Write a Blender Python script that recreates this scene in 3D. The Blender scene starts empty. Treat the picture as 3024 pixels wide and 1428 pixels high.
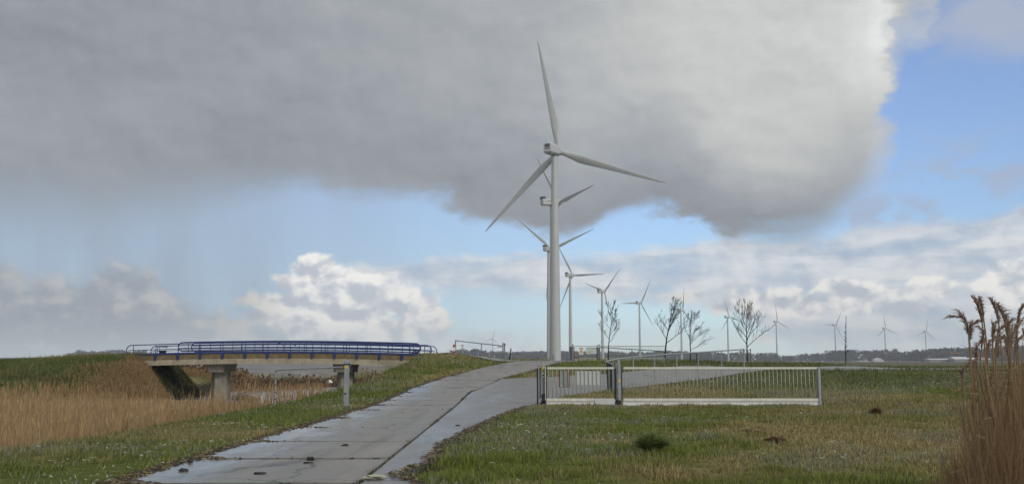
import bpy, bmesh, math, random
import numpy as np
from mathutils import Matrix, Vector

R = math.radians
scn = bpy.context.scene
col = scn.collection
random.seed(7)
rng = np.random.default_rng(11)

# ------------------------------------------------------------------ camera
FPX, PCX, PCY, HORIZON, EYE = 2900.0, 1512.0, 714.0, 1065.0, 1.6   # focal length and centre in photograph pixels
PITCH = math.atan((HORIZON - PCY) / FPX)
cam_d = bpy.data.cameras.new('camera')
cam_d.sensor_width = 36.0
cam_d.lens = FPX / 3024.0 * 36.0
cam_d.clip_start, cam_d.clip_end = 0.1, 30000.0
cam = bpy.data.objects.new('camera', cam_d)
cam.location = (0, 0, EYE)
cam.rotation_euler = (R(90) + PITCH, 0, 0)
col.objects.link(cam)
scn.camera = cam

# ------------------------------------------------------------------ render settings
scn.view_settings.view_transform = 'Standard'
scn.view_settings.look = 'None'
scn.view_settings.exposure = 0.0
scn.view_settings.gamma = 1.0
scn.view_settings.use_curve_mapping = False
scn.render.engine = 'CYCLES'
scn.cycles.use_denoising = True
scn.cycles.max_bounces = 5
scn.cycles.diffuse_bounces = 2
scn.cycles.glossy_bounces = 2
scn.cycles.transparent_max_bounces = 4
scn.cycles.volume_bounces = 0

# ------------------------------------------------------------------ sun
SUN_AZ, SUN_EL = R(148), R(27)          # measured clockwise from the view direction: behind and to the right
sd = bpy.data.lights.new('sun', 'SUN')
sd.energy, sd.angle, sd.color = 1.3, R(14), (1.0, 0.94, 0.84)
sun = bpy.data.objects.new('sun', sd)
sv = Vector((math.sin(SUN_AZ) * math.cos(SUN_EL), math.cos(SUN_AZ) * math.cos(SUN_EL), math.sin(SUN_EL)))
sun.rotation_euler = sv.to_track_quat('Z', 'Y').to_euler()
sun.location = (20, -30, 40)
col.objects.link(sun)

# ------------------------------------------------------------------ sky: clear sky + three cloud decks, all functions of direction
def AE(px, py):
    """azimuth and elevation (degrees) of a direction given in photograph pixels"""
    a, b = (px - PCX) / FPX, (PCY - py) / FPX
    y = math.cos(PITCH) - b * math.sin(PITCH)
    z = math.sin(PITCH) + b * math.cos(PITCH)
    return math.degrees(math.atan2(a, y)), math.degrees(math.atan2(z, math.hypot(a, y)))

world = bpy.data.worlds.new('World')
scn.world = world
world.use_nodes = True
wt = world.node_tree
wt.nodes.clear()

def nd(kind, **kw):
    n = wt.nodes.new(kind)
    for k, v in kw.items():
        setattr(n, k, v)
    return n
def put(sock, v):
    if isinstance(v, (int, float)):
        sock.default_value = v
    elif isinstance(v, (tuple, list)):
        sock.default_value = tuple(v) if len(v) == len(sock.default_value) else tuple(v) + (1.0,)
    else:
        wt.links.new(v, sock)
def M(op, a, b=None, c=None, clamp=False):
    n = nd('ShaderNodeMath', operation=op, use_clamp=clamp)
    for i, v in enumerate((a, b, c)):
        if v is not None:
            put(n.inputs[i], v)
    return n.outputs[0]
def V(op, a, b=None, c=None, out=0):
    n = nd('ShaderNodeVectorMath', operation=op)
    for i, v in enumerate((a, b, c)):
        if v is not None:
            put(n.inputs[i], v)
    return n.outputs[out]
def smooth(x, lo, hi):
    n = nd('ShaderNodeMapRange', interpolation_type='SMOOTHSTEP')
    put(n.inputs[0], x); put(n.inputs[1], lo); put(n.inputs[2], hi)
    return n.outputs[0]
def lin(x, lo, hi, a, b):
    n = nd('ShaderNodeMapRange')
    put(n.inputs[0], x); put(n.inputs[1], lo); put(n.inputs[2], hi); put(n.inputs[3], a); put(n.inputs[4], b)
    return n.outputs[0]
def mix(f, a, b):
    n = nd('ShaderNodeMix', data_type='RGBA')
    put(n.inputs[0], f); put(n.inputs[6], a); put(n.inputs[7], b)
    return n.outputs[2]
def noise(vec, scale, detail=5.0, rough=0.5, dist=0.0):
    n = nd('ShaderNodeTexNoise')
    put(n.inputs['Vector'], vec)
    n.inputs['Scale'].default_value = scale
    n.inputs['Detail'].default_value = detail
    n.inputs['Roughness'].default_value = rough
    n.inputs['Distortion'].default_value = dist
    return n.outputs[0]
def curve(x, pts, span, top):
    """smooth function of x over [-span, span] through pts, values 0..top"""
    n = nd('ShaderNodeFloatCurve')
    c = n.mapping.curves[0]
    P = sorted(((p[0] + span) / (2 * span), p[1] / top) for p in pts)
    P = [p for p in P if 0.0 <= p[0] <= 1.0]
    c.points[0].location = (0.0, P[0][1]); c.points[1].location = (1.0, P[-1][1])
    for p in P:
        if 0.001 < p[0] < 0.999:
            c.points.new(*p)
    for p in c.points:
        p.handle_type = 'AUTO_CLAMPED'
    n.mapping.use_clip = False
    n.mapping.update()
    put(n.inputs[1], lin(x, -span, span, 0.0, 1.0))
    return M('MULTIPLY', n.outputs[0], top)

tc = nd('ShaderNodeTexCoord')
D = V('NORMALIZE', tc.outputs['Generated'])
sep = nd('ShaderNodeSeparateXYZ'); put(sep.inputs[0], D)
az = M('MULTIPLY', M('ARCTAN2', sep.outputs[0], sep.outputs[1]), 57.2958)
el = M('MULTIPLY', M('ARCSINE', sep.outputs[2]), 57.2958)
cmb = nd('ShaderNodeCombineXYZ'); put(cmb.inputs[0], az); put(cmb.inputs[1], el)
PV = cmb.outputs[0]
SPAN = 45.0

sky = nd('ShaderNodeTexSky', sky_type='NISHITA')
sky.sun_disc = False
sky.sun_elevation = SUN_EL
sky.sun_rotation = SUN_AZ
sky.altitude = 0.0
sky.air_density = 1.0
sky.dust_density = 0.3
sky.ozone_density = 1.0
SKY_STRENGTH = 0.1
K = 1.0 / SKY_STRENGTH                                   # cloud radiances below are divided by the background strength
clear = V('MULTIPLY', sky.outputs[0], mix(smooth(el, 0.0, 16.0), mix(smooth(el, 0.0, 5.0), (1.02, 1.34, 1.98), (0.88, 1.05, 1.32)), (1.22, 1.29, 1.58)))

Dflat = V('MULTIPLY', D, (1.0, 1.0, 2.2))                 # clouds lie flat
n_big = noise(Dflat, 5.0, 6.0, 0.55, 0.4)
n_mid = noise(Dflat, 16.0, 6.0, 0.55, 0.3)
n_puf = noise(V('MULTIPLY', D, (1.0, 1.0, 1.35)), 30.0, 6.0, 0.56, 0.25)
n_pul = noise(V('ADD', V('MULTIPLY', D, (1.0, 1.0, 1.35)), (0.007, 0.0, 0.011)), 30.0, 3.0, 0.5, 0.25)

def cl(r, g, b):
    return (r * K, g * K, b * K)

# --- middle deck: flat grey-white stratocumulus, mostly to the right
topc = curve(az, [AE(*p) for p in ((700, 1000), (960, 800), (1100, 770), (1400, 752), (1560, 745), (1750, 745), (1950, 730), (2150, 690),
                                   (2300, 690), (2500, 680), (2700, 650), (3024, 600), (3500, 540))], SPAN, 20.0)
botc = curve(az, [AE(*p) for p in ((700, 900), (960, 800), (1100, 815), (1300, 855), (1500, 858), (1700, 868), (1850, 885), (2000, 905), (2120, 905),
                                   (2200, 925), (2300, 985), (2450, 1030), (2700, 1045), (3024, 1055), (3500, 1055))], SPAN, 20.0)
wob = M('MULTIPLY_ADD', n_mid, 2.4, -1.2)
a_top = smooth(M('ADD', M('SUBTRACT', topc, el), wob), -0.25, 0.75)
a_bot = smooth(M('ADD', M('SUBTRACT', el, botc), M('MULTIPLY', wob, 0.8)), -0.7, 0.5)
n_str = noise(V('MULTIPLY', D, (1.0, 1.0, 4.5)), 11.0, 6.0, 0.55, 0.5)
a_mid = M('MULTIPLY', M('MULTIPLY', a_top, a_bot), lin(n_str, 0.3, 0.5, 0.70, 1.0))
m_shade = smooth(M('MULTIPLY_ADD', M('SUBTRACT', n_puf, n_pul), 0.45, M('ADD', M('MULTIPLY', n_str, 0.9), M('MULTIPLY_ADD', n_mid, 0.6, -0.25))), 0.22, 0.76)
c_mid = mix(m_shade, cl(0.40, 0.48, 0.61), cl(0.80, 0.815, 0.83))

# --- cumulus heaps standing near the horizon
heaps = [(935, 798, 66, 48), (868, 842, 66, 34), (985, 850, 130, 52), (1105, 870, 125, 58), (1205, 905, 100, 58), (1270, 942, 58, 60),
         (1000, 925, 225, 72), (845, 895, 120, 42), (1150, 968, 170, 42), (900, 975, 110, 30),
         (770, 935, 60, 30), (700, 955, 60, 20),
         (2225, 885, 90, 46), (2310, 890, 70, 42), (2390, 905, 60, 36), (2560, 880, 150, 44), (2680, 905, 80, 36), (2760, 850, 70, 30), (2480, 850, 60, 30),
         (2985, 850, 90, 72), (3160, 900, 160, 80), (2040, 870, 50, 20), (2140, 905, 50, 24), (2260, 1000, 36, 16)]
dist = None
for (hx, hy, rx, ry) in heaps:
    a0, e0 = AE(hx, hy)
    sa, se = FPX * math.pi / 180 / rx, FPX * math.pi / 180 / ry
    L_ = V('LENGTH', V('MULTIPLY_ADD', PV, (sa, se, 0.0), (-a0 * sa, -e0 * se, 0.0)), out=1)
    dist = L_ if dist is None else M('SMOOTH_MIN', dist, L_, 0.12)
dens = M('ADD', M('SUBTRACT', 1.0, dist), M('MULTIPLY_ADD', n_puf, 2.3, -1.08))
a_heap = smooth(dens, -0.06, 0.42)
h_light = curve(az, [(AE(p, 900)[0], v) for p, v in ((-300, 0.36), (0, 0.40), (400, 0.50), (560, 0.52), (700, 0.62), (820, 0.84), (950, 1.0), (1250, 0.96), (1420, 0.74),
                                                     (1600, 0.72), (2000, 0.78), (2200, 0.90), (2700, 0.92), (3024, 0.95))], SPAN, 1.0)
h_dark = curve(az, [(AE(p, 900)[0], v) for p, v in ((-300, 0.31), (0, 0.34), (400, 0.37), (700, 0.47), (950, 0.60), (1250, 0.61), (1600, 0.56), (2200, 0.55), (3024, 0.60))], SPAN, 1.0)
h_sh = smooth(M('ADD', M('MULTIPLY', M('SUBTRACT', n_puf, n_pul), 2.6), M('ADD', M('MULTIPLY_ADD', dist, 0.25, 0.10), M('MULTIPLY_ADD', n_mid, 1.1, -0.48))), -0.10, 0.66)
def grey(v, r, g, b):
    return V('MULTIPLY', (r * K, g * K, b * K), v)
c_heap = mix(h_sh, grey(h_dark, 0.93, 1.0, 1.13), grey(h_light, 1.02, 1.0, 0.965))

# --- soft grey bank of cumulus low at the left
bank = curve(az, [AE(*p) for p in ((-900, 720), (-300, 730), (-60, 755), (30, 770), (90, 812), (220, 822), (330, 778), (420, 776), (490, 840), (560, 895), (660, 930), (800, 945), (1000, 960), (1300, 955), (1450, 970), (1600, 1010), (1900, 1062))], SPAN, 20.0)
b_d = M('ADD', M('SUBTRACT', bank, el), M('ADD', M('MULTIPLY_ADD', n_puf, 2.6, -1.3), M('MULTIPLY_ADD', n_mid, 1.6, -0.8)))
a_bank = M('MULTIPLY', smooth(b_d, -0.35, 0.75), lin(smooth(az, -14.0, 0.0), 0.0, 1.0, 0.94, 0.72))
b_sh = smooth(M('ADD', M('MULTIPLY', M('SUBTRACT', n_puf, n_pul), 2.2), M('ADD', M('MULTIPLY', b_d, -0.10), M('MULTIPLY_ADD', n_mid, 1.2, -0.24))), 0.0, 0.72)
b_gain = curve(az, [(AE(p, 900)[0], v) for p, v in ((-900, 0.92), (0, 0.96), (450, 1.0), (800, 1.2), (1200, 1.45), (1600, 1.5))], SPAN, 2.0)
c_bank = V('MULTIPLY', mix(b_sh, cl(0.335, 0.375, 0.43), cl(0.56, 0.565, 0.565)), b_gain)

# --- the big dark shower cloud that covers the upper sky
az_e = M('ADD', az, M('ADD', M('MULTIPLY_ADD', n_mid, 4.4, -2.2), M('MULTIPLY_ADD', n_puf, 1.1, -0.55)))
edge = curve(az_e, [AE(*p) for p in ((-900, 640), (-300, 640), (0, 630), (300, 622), (560, 590), (760, 566), (900, 548), (1080, 560), (1250, 575), (1400, 640),
                                   (1550, 668), (1680, 688), (1770, 640), (1900, 602), (2030, 628), (2120, 690), (2260, 716), (2360, 700), (2440, 650),
                                   (2510, 590), (2570, 520), (2618, 420), (2636, 320), (2644, 200), (2658, 110), (2690, 74), (2748, 60), (2780, -60))] + [(30.0, 24.0), (38.0, 24.0), (45.0, 22.0)], SPAN, 30.0)
soft = curve(az, [(AE(p, 600)[0], v) for p, v in ((-300, 3.4), (0, 3.2), (500, 2.4), (900, 1.3), (1300, 0.9), (1700, 0.6), (2150, 0.7), (2350, 1.2), (2540, 1.6), (2610, 3.2), (2660, 3.2), (2700, 1.4), (2780, 1.4), (3024, 2.0))], SPAN, 8.0)
h_over = M('SUBTRACT', el, edge)
e_n = M('ADD', M('MULTIPLY_ADD', n_big, 2.6, -1.3), M('MULTIPLY_ADD', n_mid, 2.2, -1.1))
e_n = M('ADD', e_n, M('MULTIPLY_ADD', n_puf, 0.9, -0.45))
dd = M('DIVIDE', M('ADD', h_over, e_n), soft)
a_deck = smooth(dd, -1.0, 1.0)
base = curve(az, [(AE(p, 300)[0], v) for p, v in ((-900, 0.33), (0, 0.335), (500, 0.345), (1000, 0.37), (1300, 0.385), (1600, 0.42), (1850, 0.50), (2100, 0.585), (2400, 0.61), (2560, 0.70), (2680, 0.86), (2760, 0.86), (3024, 0.62), (3600, 0.50))], SPAN, 1.0)
fall = lin(smooth(M('ADD', h_over, M('MULTIPLY_ADD', n_big, 3.0, -1.5)), 0.0, 7.5), 0.0, 1.0, 0.0, 1.0)
under = curve(az, [(AE(p, 300)[0], v) for p, v in ((-900, 0.33), (0, 0.335), (700, 0.33), (1300, 0.325), (1700, 0.30), (2250, 0.305), (2500, 0.37), (2620, 0.55), (2800, 0.6))], SPAN, 1.0)
lum = M('ADD', M('MULTIPLY', base, fall), M('MULTIPLY', under, M('SUBTRACT', 1.0, fall)))
lum = M('MULTIPLY', lum, M('ADD', M('MULTIPLY_ADD', n_big, 0.46, 0.77), M('ADD', M('MULTIPLY_ADD', n_mid, 0.20, -0.10), M('MULTIPLY', M('SUBTRACT', n_puf, n_pul), 0.24))))
lum = M('MULTIPLY', lum, lin(smooth(el, 20.0, 75.0), 0.0, 1.0, 1.0, 2.0))   # an overcast sky brightens towards the zenith
warm = smooth(lum, 0.30, 0.60)
c_deck = V("MULTIPLY", mix(warm, (0.93, 1.0, 1.10), (0.985, 1.0, 0.99)), V('MULTIPLY', (K, K, K), lum))

# --- thin mauve cloud at the upper right, and torn shreds below the big cloud
tx, ty = AE(2960, 60)
thin = smooth(M('ADD', M('SUBTRACT', 1.0, V('LENGTH', V('MULTIPLY_ADD', PV, (0.20, 0.42, 0), (-tx * 0.20, -ty * 0.42, 0)), out=1)), M('MULTIPLY_ADD', n_mid, 1.6, -0.8)), -0.2, 0.8)
shred = M('MULTIPLY', smooth(M('MULTIPLY_ADD', n_puf, 0.4, M('MULTIPLY', n_mid, 0.6)), 0.46, 0.62), M('MULTIPLY', smooth(az, 13.0, 18.0), M('MULTIPLY', smooth(el, 6.4, 8.0), M('SUBTRACT', 1.0, smooth(el, 9.6, 13.0)))))
# --- rain haze under the left half of the cloud
rain = lin(smooth(az, -21.0, 14.0), 0.0, 1.0, 0.93, 0.0)
rain = M('MULTIPLY', rain, smooth(el, -1.0, 3.0))

rain = M('MULTIPLY', rain, lin(noise(V('MULTIPLY', D, (1.0, 1.0, 0.12)), 26.0, 3.0, 0.5), 0.3, 0.7, 0.90, 1.05))     # faint upright streaks of rain
c = mix(rain, clear, cl(0.355, 0.445, 0.565))
c = mix(M('MULTIPLY', a_mid, 0.93), c, c_mid)
c = mix(a_bank, c, c_bank)
c = mix(a_heap, c, c_heap)
c = mix(M('MULTIPLY', thin, 0.75), c, cl(0.47, 0.50, 0.58))
c = mix(M('MULTIPLY', shred, 0.85), c, cl(0.40, 0.475, 0.63))
c = mix(a_deck, c, c_deck)
# the horizon air
c = mix(M('MULTIPLY', M('SUBTRACT', 1.0, smooth(el, -0.5, 2.6)), 0.5), c, cl(0.90, 1.0, 1.06))
bg = nd('ShaderNodeBackground')
put(bg.inputs[0], c)
bg.inputs[1].default_value = SKY_STRENGTH
wo = nd('ShaderNodeOutputWorld')
wt.links.new(bg.outputs[0], wo.inputs[0])
world.cycles.sampling_method = 'MANUAL'
world.cycles.sample_map_resolution = 512

# ================================================================== helpers
def PX(px, py, d):
    """the point that stands at depth d (metres ahead) on the line of sight through a photograph pixel"""
    a, b = (px - PCX) / FPX, (PCY - py) / FPX
    y = math.cos(PITCH) - b * math.sin(PITCH)
    z = math.sin(PITCH) + b * math.cos(PITCH)
    return Vector((a / y * d, d, EYE + z / y * d))

def tag(o, label=None, cat=None, group=None, kind=None):
    if label: o['label'] = label
    if cat: o['category'] = cat
    if group: o['group'] = group
    if kind: o['kind'] = kind
    return o

def thing(name, label, cat, loc=(0, 0, 0), rz=0.0, group=None):
    o = bpy.data.objects.new(name, None)
    o.empty_display_size = 0.2
    o.location = loc
    o.rotation_euler = (0, 0, rz)
    col.objects.link(o)
    return tag(o, label, cat, group)

class MB:
    """collects shapes and links them as one mesh object"""
    def __init__(s):
        s.v, s.f = [], []
    def add(s, vs, fs):
        n = len(s.v)
        s.v += [tuple(v) for v in vs]
        s.f += [tuple(i + n for i in f) for f in fs]
        return s
    def box(s, x0, x1, y0, y1, z0, z1):
        return s.add([(x0, y0, z0), (x1, y0, z0), (x1, y1, z0), (x0, y1, z0), (x0, y0, z1), (x1, y0, z1), (x1, y1, z1), (x0, y1, z1)],
                     [(3, 2, 1, 0), (4, 5, 6, 7), (0, 1, 5, 4), (1, 2, 6, 5), (2, 3, 7, 6), (3, 0, 4, 7)])
    def hexa(s, bottom, top):
        """a solid between two loops of equal length"""
        n = len(bottom)
        return s.add(list(bottom) + list(top), [tuple(reversed(range(n))), tuple(range(n, 2 * n))] +
                     [(i, (i + 1) % n, n + (i + 1) % n, n + i) for i in range(n)])
    def tube(s, pts, r, n=8, cap=True):
        pts = [Vector(p) for p in pts]
        rs = r if isinstance(r, (list, tuple)) else [r] * len(pts)
        rings, prev = [], None
        for i, p in enumerate(pts):
            t = (pts[min(i + 1, len(pts) - 1)] - pts[max(i - 1, 0)]).normalized()
            if prev is None:
                u = t.orthogonal().normalized()
            else:
                u = (prev - t * prev.dot(t))
                u = u.normalized() if u.length > 1e-6 else t.orthogonal().normalized()
            prev = u
            w = t.cross(u)
            rings.append([p + (u * math.cos(2 * math.pi * k / n) + w * math.sin(2 * math.pi * k / n)) * rs[i] for k in range(n)])
        vs = [v for rg in rings for v in rg]
        fs = []
        for i in range(len(rings) - 1):
            for k in range(n):
                fs.append((i * n + k, i * n + (k + 1) % n, (i + 1) * n + (k + 1) % n, (i + 1) * n + k))
        if cap:
            fs.append(tuple(reversed(range(n))))
            fs.append(tuple(range((len(rings) - 1) * n, len(rings) * n)))
        return s.add(vs, fs)
    def lathe(s, prof, n=24, axis='z', at=(0, 0, 0)):
        rings = []
        for (r, h) in prof:
            for k in range(n):
                a = 2 * math.pi * k / n
                p = (r * math.cos(a), r * math.sin(a), h) if axis == 'z' else (r * math.cos(a), h, r * math.sin(a))
                rings.append((p[0] + at[0], p[1] + at[1], p[2] + at[2]))
        fs = []
        for i in range(len(prof) - 1):
            for k in range(n):
                fs.append((i * n + k, i * n + (k + 1) % n, (i + 1) * n + (k + 1) % n, (i + 1) * n + k))
        fs.append(tuple(reversed(range(n))))
        fs.append(tuple(range((len(prof) - 1) * n, len(prof) * n)))
        return s.add(rings, fs)
    def mesh(s, name, mat, smooth_=False, bevel=0.0):
        me = bpy.data.meshes.new(name)
        me.from_pydata(s.v, [], s.f)
        bm = bmesh.new()
        bm.from_mesh(me)
        bmesh.ops.recalc_face_normals(bm, faces=bm.faces)
        if bevel:
            bmesh.ops.bevel(bm, geom=[e for e in bm.edges if e.calc_face_angle(0) > 0.5], offset=bevel, segments=1, affect='EDGES', clamp_overlap=True)
        bm.to_mesh(me)
        bm.free()
        if smooth_:
            for p in me.polygons:
                p.use_smooth = len(p.vertices) < 6
        me.materials.append(mat)
        return me
    def build(s, name, mat, parent=None, smooth_=False, bevel=0.0, loc=None):
        return place(name, s.mesh(name, mat, smooth_, bevel), parent, loc)

def place(name, me, parent=None, loc=None, rot=None):
    o = bpy.data.objects.new(name, me)
    if parent is not None:
        o.parent = parent
    if loc is not None:
        o.location = loc
    if rot is not None:
        o.rotation_euler = rot
    col.objects.link(o)
    return o

def copy_tree(o, parent=None):
    c_ = o.copy()
    col.objects.link(c_)
    c_.parent = parent
    for ch in list(o.children):
        copy_tree(ch, c_)
    return c_

def tri_mesh(name, V3, C3, mat):
    """a mesh of loose triangles: V3 (n,3,3) corners, C3 (n,3) or (n,3,3) colours"""
    n = len(V3)
    me = bpy.data.meshes.new(name)
    me.vertices.add(3 * n)
    me.vertices.foreach_set('co', np.ascontiguousarray(V3, dtype=np.float32).ravel())
    me.loops.add(3 * n)
    me.loops.foreach_set('vertex_index', np.arange(3 * n, dtype=np.int32))
    me.polygons.add(n)
    me.polygons.foreach_set('loop_start', np.arange(0, 3 * n, 3, dtype=np.int32))
    me.update(calc_edges=True)
    C3 = np.asarray(C3, dtype=np.float32)
    if C3.ndim == 2:
        C3 = np.repeat(C3[:, None, :], 3, axis=1)
    ca = me.color_attributes.new('col', 'FLOAT_COLOR', 'POINT')
    ca.data.foreach_set('color', np.concatenate([C3.reshape(-1, 3), np.ones((3 * n, 1), np.float32)], 1).ravel())
    me.materials.append(mat)
    o = bpy.data.objects.new(name, me)
    col.objects.link(o)
    return o

def vnoise(x, y, scale, seed):
    """smooth value noise 0..1"""
    r = np.random.default_rng(seed)
    T = r.random((256, 256))
    x = np.asarray(x) / scale + 1000.0
    y = np.asarray(y) / scale + 1000.0
    xi, yi = np.floor(x).astype(int), np.floor(y).astype(int)
    fx, fy = x - xi, y - yi
    fx, fy = fx * fx * (3 - 2 * fx), fy * fy * (3 - 2 * fy)
    g = lambda i, j: T[i % 256, j % 256]
    return (g(xi, yi) * (1 - fx) + g(xi + 1, yi) * fx) * (1 - fy) + (g(xi, yi + 1) * (1 - fx) + g(xi + 1, yi + 1) * fx) * fy
def fbm(x, y, scale, seed, octv=4):
    a, t, w = 0.0, 0.0, 1.0
    for i in range(octv):
        a = a + w * vnoise(x, y, scale / 2 ** i, seed + i)
        t += w
        w *= 0.5
    return a / t
def sstep(x, a, b):
    t = np.clip((np.asarray(x, float) - a) / (b - a), 0, 1)
    return t * t * (3 - 2 * t)

# ------------------------------------------------------------------ materials
def mat_new(name):
    m = bpy.data.materials.new(name)
    m.use_nodes = True
    nt = m.node_tree
    b = nt.nodes['Principled BSDF']
    return m, nt, b
def mat_paint(name, colr, rough=0.5, metal=0.0, var=0.12, scale=6.0, dirt=0.0, bump=0.0, spec=0.5):
    """painted or plain surface with cloudy variation, vertical grime streaks and fine relief"""
    m, nt, b = mat_new(name)
    N, L = nt.nodes, nt.links
    tcn = N.new('ShaderNodeTexCoord')
    n1 = N.new('ShaderNodeTexNoise'); n1.inputs['Scale'].default_value = scale; n1.inputs['Detail'].default_value = 6
    L.new(tcn.outputs['Object'], n1.inputs['Vector'])
    mp = N.new('ShaderNodeMapping'); mp.inputs['Scale'].default_value = (9.0, 9.0, 0.7)
    L.new(tcn.outputs['Object'], mp.inputs['Vector'])
    n2 = N.new('ShaderNodeTexNoise'); n2.inputs['Scale'].default_value = 1.3; n2.inputs['Detail'].default_value = 4
    L.new(mp.outputs[0], n2.inputs['Vector'])
    r1 = N.new('ShaderNodeMapRange'); r1.inputs[1].default_value = 0.3; r1.inputs[2].default_value = 0.7
    r1.inputs[3].default_value = 1 - var; r1.inputs[4].default_value = 1 + var
    L.new(n1.outputs[0], r1.inputs[0])
    hs = N.new('ShaderNodeVectorMath'); hs.operation = 'SCALE'
    hs.inputs[0].default_value = colr[:3]
    L.new(r1.outputs[0], hs.inputs['Scale'])
    r2 = N.new('ShaderNodeMapRange'); r2.inputs[1].default_value = 0.48; r2.inputs[2].default_value = 0.78; r2.inputs[4].default_value = dirt
    L.new(n2.outputs[0], r2.inputs[0])
    mx = N.new('ShaderNodeMix'); mx.data_type = 'RGBA'
    L.new(r2.outputs[0], mx.inputs[0]); L.new(hs.outputs[0], mx.inputs[6]); mx.inputs[7].default_value = (0.09, 0.08, 0.06, 1)
    L.new(mx.outputs[2], b.inputs['Base Color'])
    r3 = N.new('ShaderNodeMapRange'); r3.inputs[3].default_value = rough - 0.1; r3.inputs[4].default_value = min(1, rough + 0.15)
    L.new(n1.outputs[0], r3.inputs[0]); L.new(r3.outputs[0], b.inputs['Roughness'])
    b.inputs['Metallic'].default_value = metal
    b.inputs['Specular IOR Level'].default_value = spec
    if bump:
        bp = N.new('ShaderNodeBump'); bp.inputs['Strength'].default_value = bump; bp.inputs['Distance'].default_value = 0.02
        n3 = N.new('ShaderNodeTexNoise'); n3.inputs['Scale'].default_value = scale * 8; n3.inputs['Detail'].default_value = 5
        L.new(tcn.outputs['Object'], n3.inputs['Vector']); L.new(n3.outputs[0], bp.inputs['Height']); L.new(bp.outputs[0], b.inputs['Normal'])
    return m
def mat_veg(name, rough=0.75, trans=0.25, var=0.0):
    m, nt, b = mat_new(name)
    at = nt.nodes.new('ShaderNodeAttribute'); at.attribute_name = 'col'
    nt.links.new(at.outputs['Color'], b.inputs['Base Color'])
    b.inputs['Roughness'].default_value = rough
    b.inputs['Specular IOR Level'].default_value = 0.2
    if trans:
        tr = nt.nodes.new('ShaderNodeBsdfTranslucent')
        nt.links.new(at.outputs['Color'], tr.inputs[0])
        ms = nt.nodes.new('ShaderNodeMixShader'); ms.inputs[0].default_value = trans
        out = nt.nodes['Material Output']
        nt.links.new(b.outputs[0], ms.inputs[1]); nt.links.new(tr.outputs[0], ms.inputs[2]); nt.links.new(ms.outputs[0], out.inputs[0])
    return m
def mat_road(name, c_a, c_b, wet_lo, wet_hi, dry, bump=0.25, stain=0.5, wet_x=(-5.0, -3.2)):
    """wet paving: mottled colour, damp film of changing gloss, cracks and stains"""
    m, nt, b = mat_new(name)
    N, L = nt.nodes, nt.links
    g = N.new('ShaderNodeNewGeometry')
    def nz(scale, detail, vec=None, sc=None):
        n = N.new('ShaderNodeTexNoise'); n.inputs['Scale'].default_value = scale; n.inputs['Detail'].default_value = detail
        n.inputs['Roughness'].default_value = 0.6
        if sc:
            mp = N.new('ShaderNodeMapping'); mp.inputs['Scale'].default_value = sc
            L.new(g.outputs['Position'], mp.inputs['Vector']); L.new(mp.outputs[0], n.inputs['Vector'])
        else:
            L.new(g.outputs['Position'], n.inputs['Vector'])
        return n.outputs[0]
    def rng_(x, a, b_, c0=0.0, c1=1.0):
        r = N.new('ShaderNodeMapRange'); r.inputs[1].default_value = a; r.inputs[2].default_value = b_
        r.inputs[3].default_value = c0; r.inputs[4].default_value = c1; L.new(x, r.inputs[0]); return r.outputs[0]
    def mixc(f, a, b_):
        x = N.new('ShaderNodeMix'); x.data_type = 'RGBA'
        if isinstance(f, float): x.inputs[0].default_value = f
        else: L.new(f, x.inputs[0])
        for i, q in ((6, a), (7, b_)):
            if isinstance(q, tuple): x.inputs[i].default_value = q + (1.0,)
            else: L.new(q, x.inputs[i])
        return x.outputs[2]
    big = nz(0.45, 3, sc=(1.6, 0.45, 1.0)); fine = nz(14.0, 6); tracks = nz(1.0, 4, sc=(3.2, 0.22, 1.0))
    c0 = mixc(rng_(big, 0.35, 0.65), c_a, c_b)
    c1 = mixc(rng_(fine, 0.3, 0.75, 0.0, 0.22), c0, (0.06, 0.055, 0.05))
    c2 = mixc(rng_(tracks, 0.50, 0.72, 0.0, stain), c1, (0.075, 0.068, 0.06))
    vo = N.new('ShaderNodeTexVoronoi'); vo.feature = 'DISTANCE_TO_EDGE'; vo.inputs['Scale'].default_value = 0.42
    wv_ = N.new('ShaderNodeVectorMath'); wv_.operation = 'MULTIPLY_ADD'
    nv_ = N.new('ShaderNodeTexNoise'); nv_.inputs['Scale'].default_value = 1.7; nv_.inputs['Detail'].default_value = 5; L.new(g.outputs['Position'], nv_.inputs['Vector'])
    L.new(nv_.outputs[1], wv_.inputs[0]); wv_.inputs[1].default_value = (0.9, 0.9, 0.0); L.new(g.outputs['Position'], wv_.inputs[2]); L.new(wv_.outputs[0], vo.inputs['Vector'])
    crack = rng_(vo.outputs['Distance'], 0.004, 0.013, 0.55, 0.0)
    c2 = mixc(crack, c2, (0.035, 0.032, 0.028))
    vo = N.new('ShaderNodeTexVoronoi'); vo.feature = 'DISTANCE_TO_EDGE'; vo.inputs['Scale'].default_value = 0.42
    nv_ = N.new('ShaderNodeTexNoise'); nv_.inputs['Scale'].default_value = 1.7; nv_.inputs['Detail'].default_value = 5; L.new(g.outputs['Position'], nv_.inputs['Vector'])
    wv_ = N.new('ShaderNodeVectorMath'); wv_.operation = 'MULTIPLY_ADD'; wv_.inputs[1].default_value = (0.9, 0.9, 0.0)
    L.new(nv_.outputs[1], wv_.inputs[0]); L.new(g.outputs['Position'], wv_.inputs[2]); L.new(wv_.outputs[0], vo.inputs['Vector'])
    c2 = mixc(rng_(vo.outputs['Distance'], 0.004, 0.016, 0.55, 0.0), c2, (0.035, 0.032, 0.028))
    L.new(c2, b.inputs['Base Color'])
    sp = N.new('ShaderNodeSeparateXYZ'); L.new(g.outputs['Position'], sp.inputs[0])
    low = rng_(sp.outputs[0], wet_x[0], wet_x[1], 0.0, 1.0)
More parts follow.
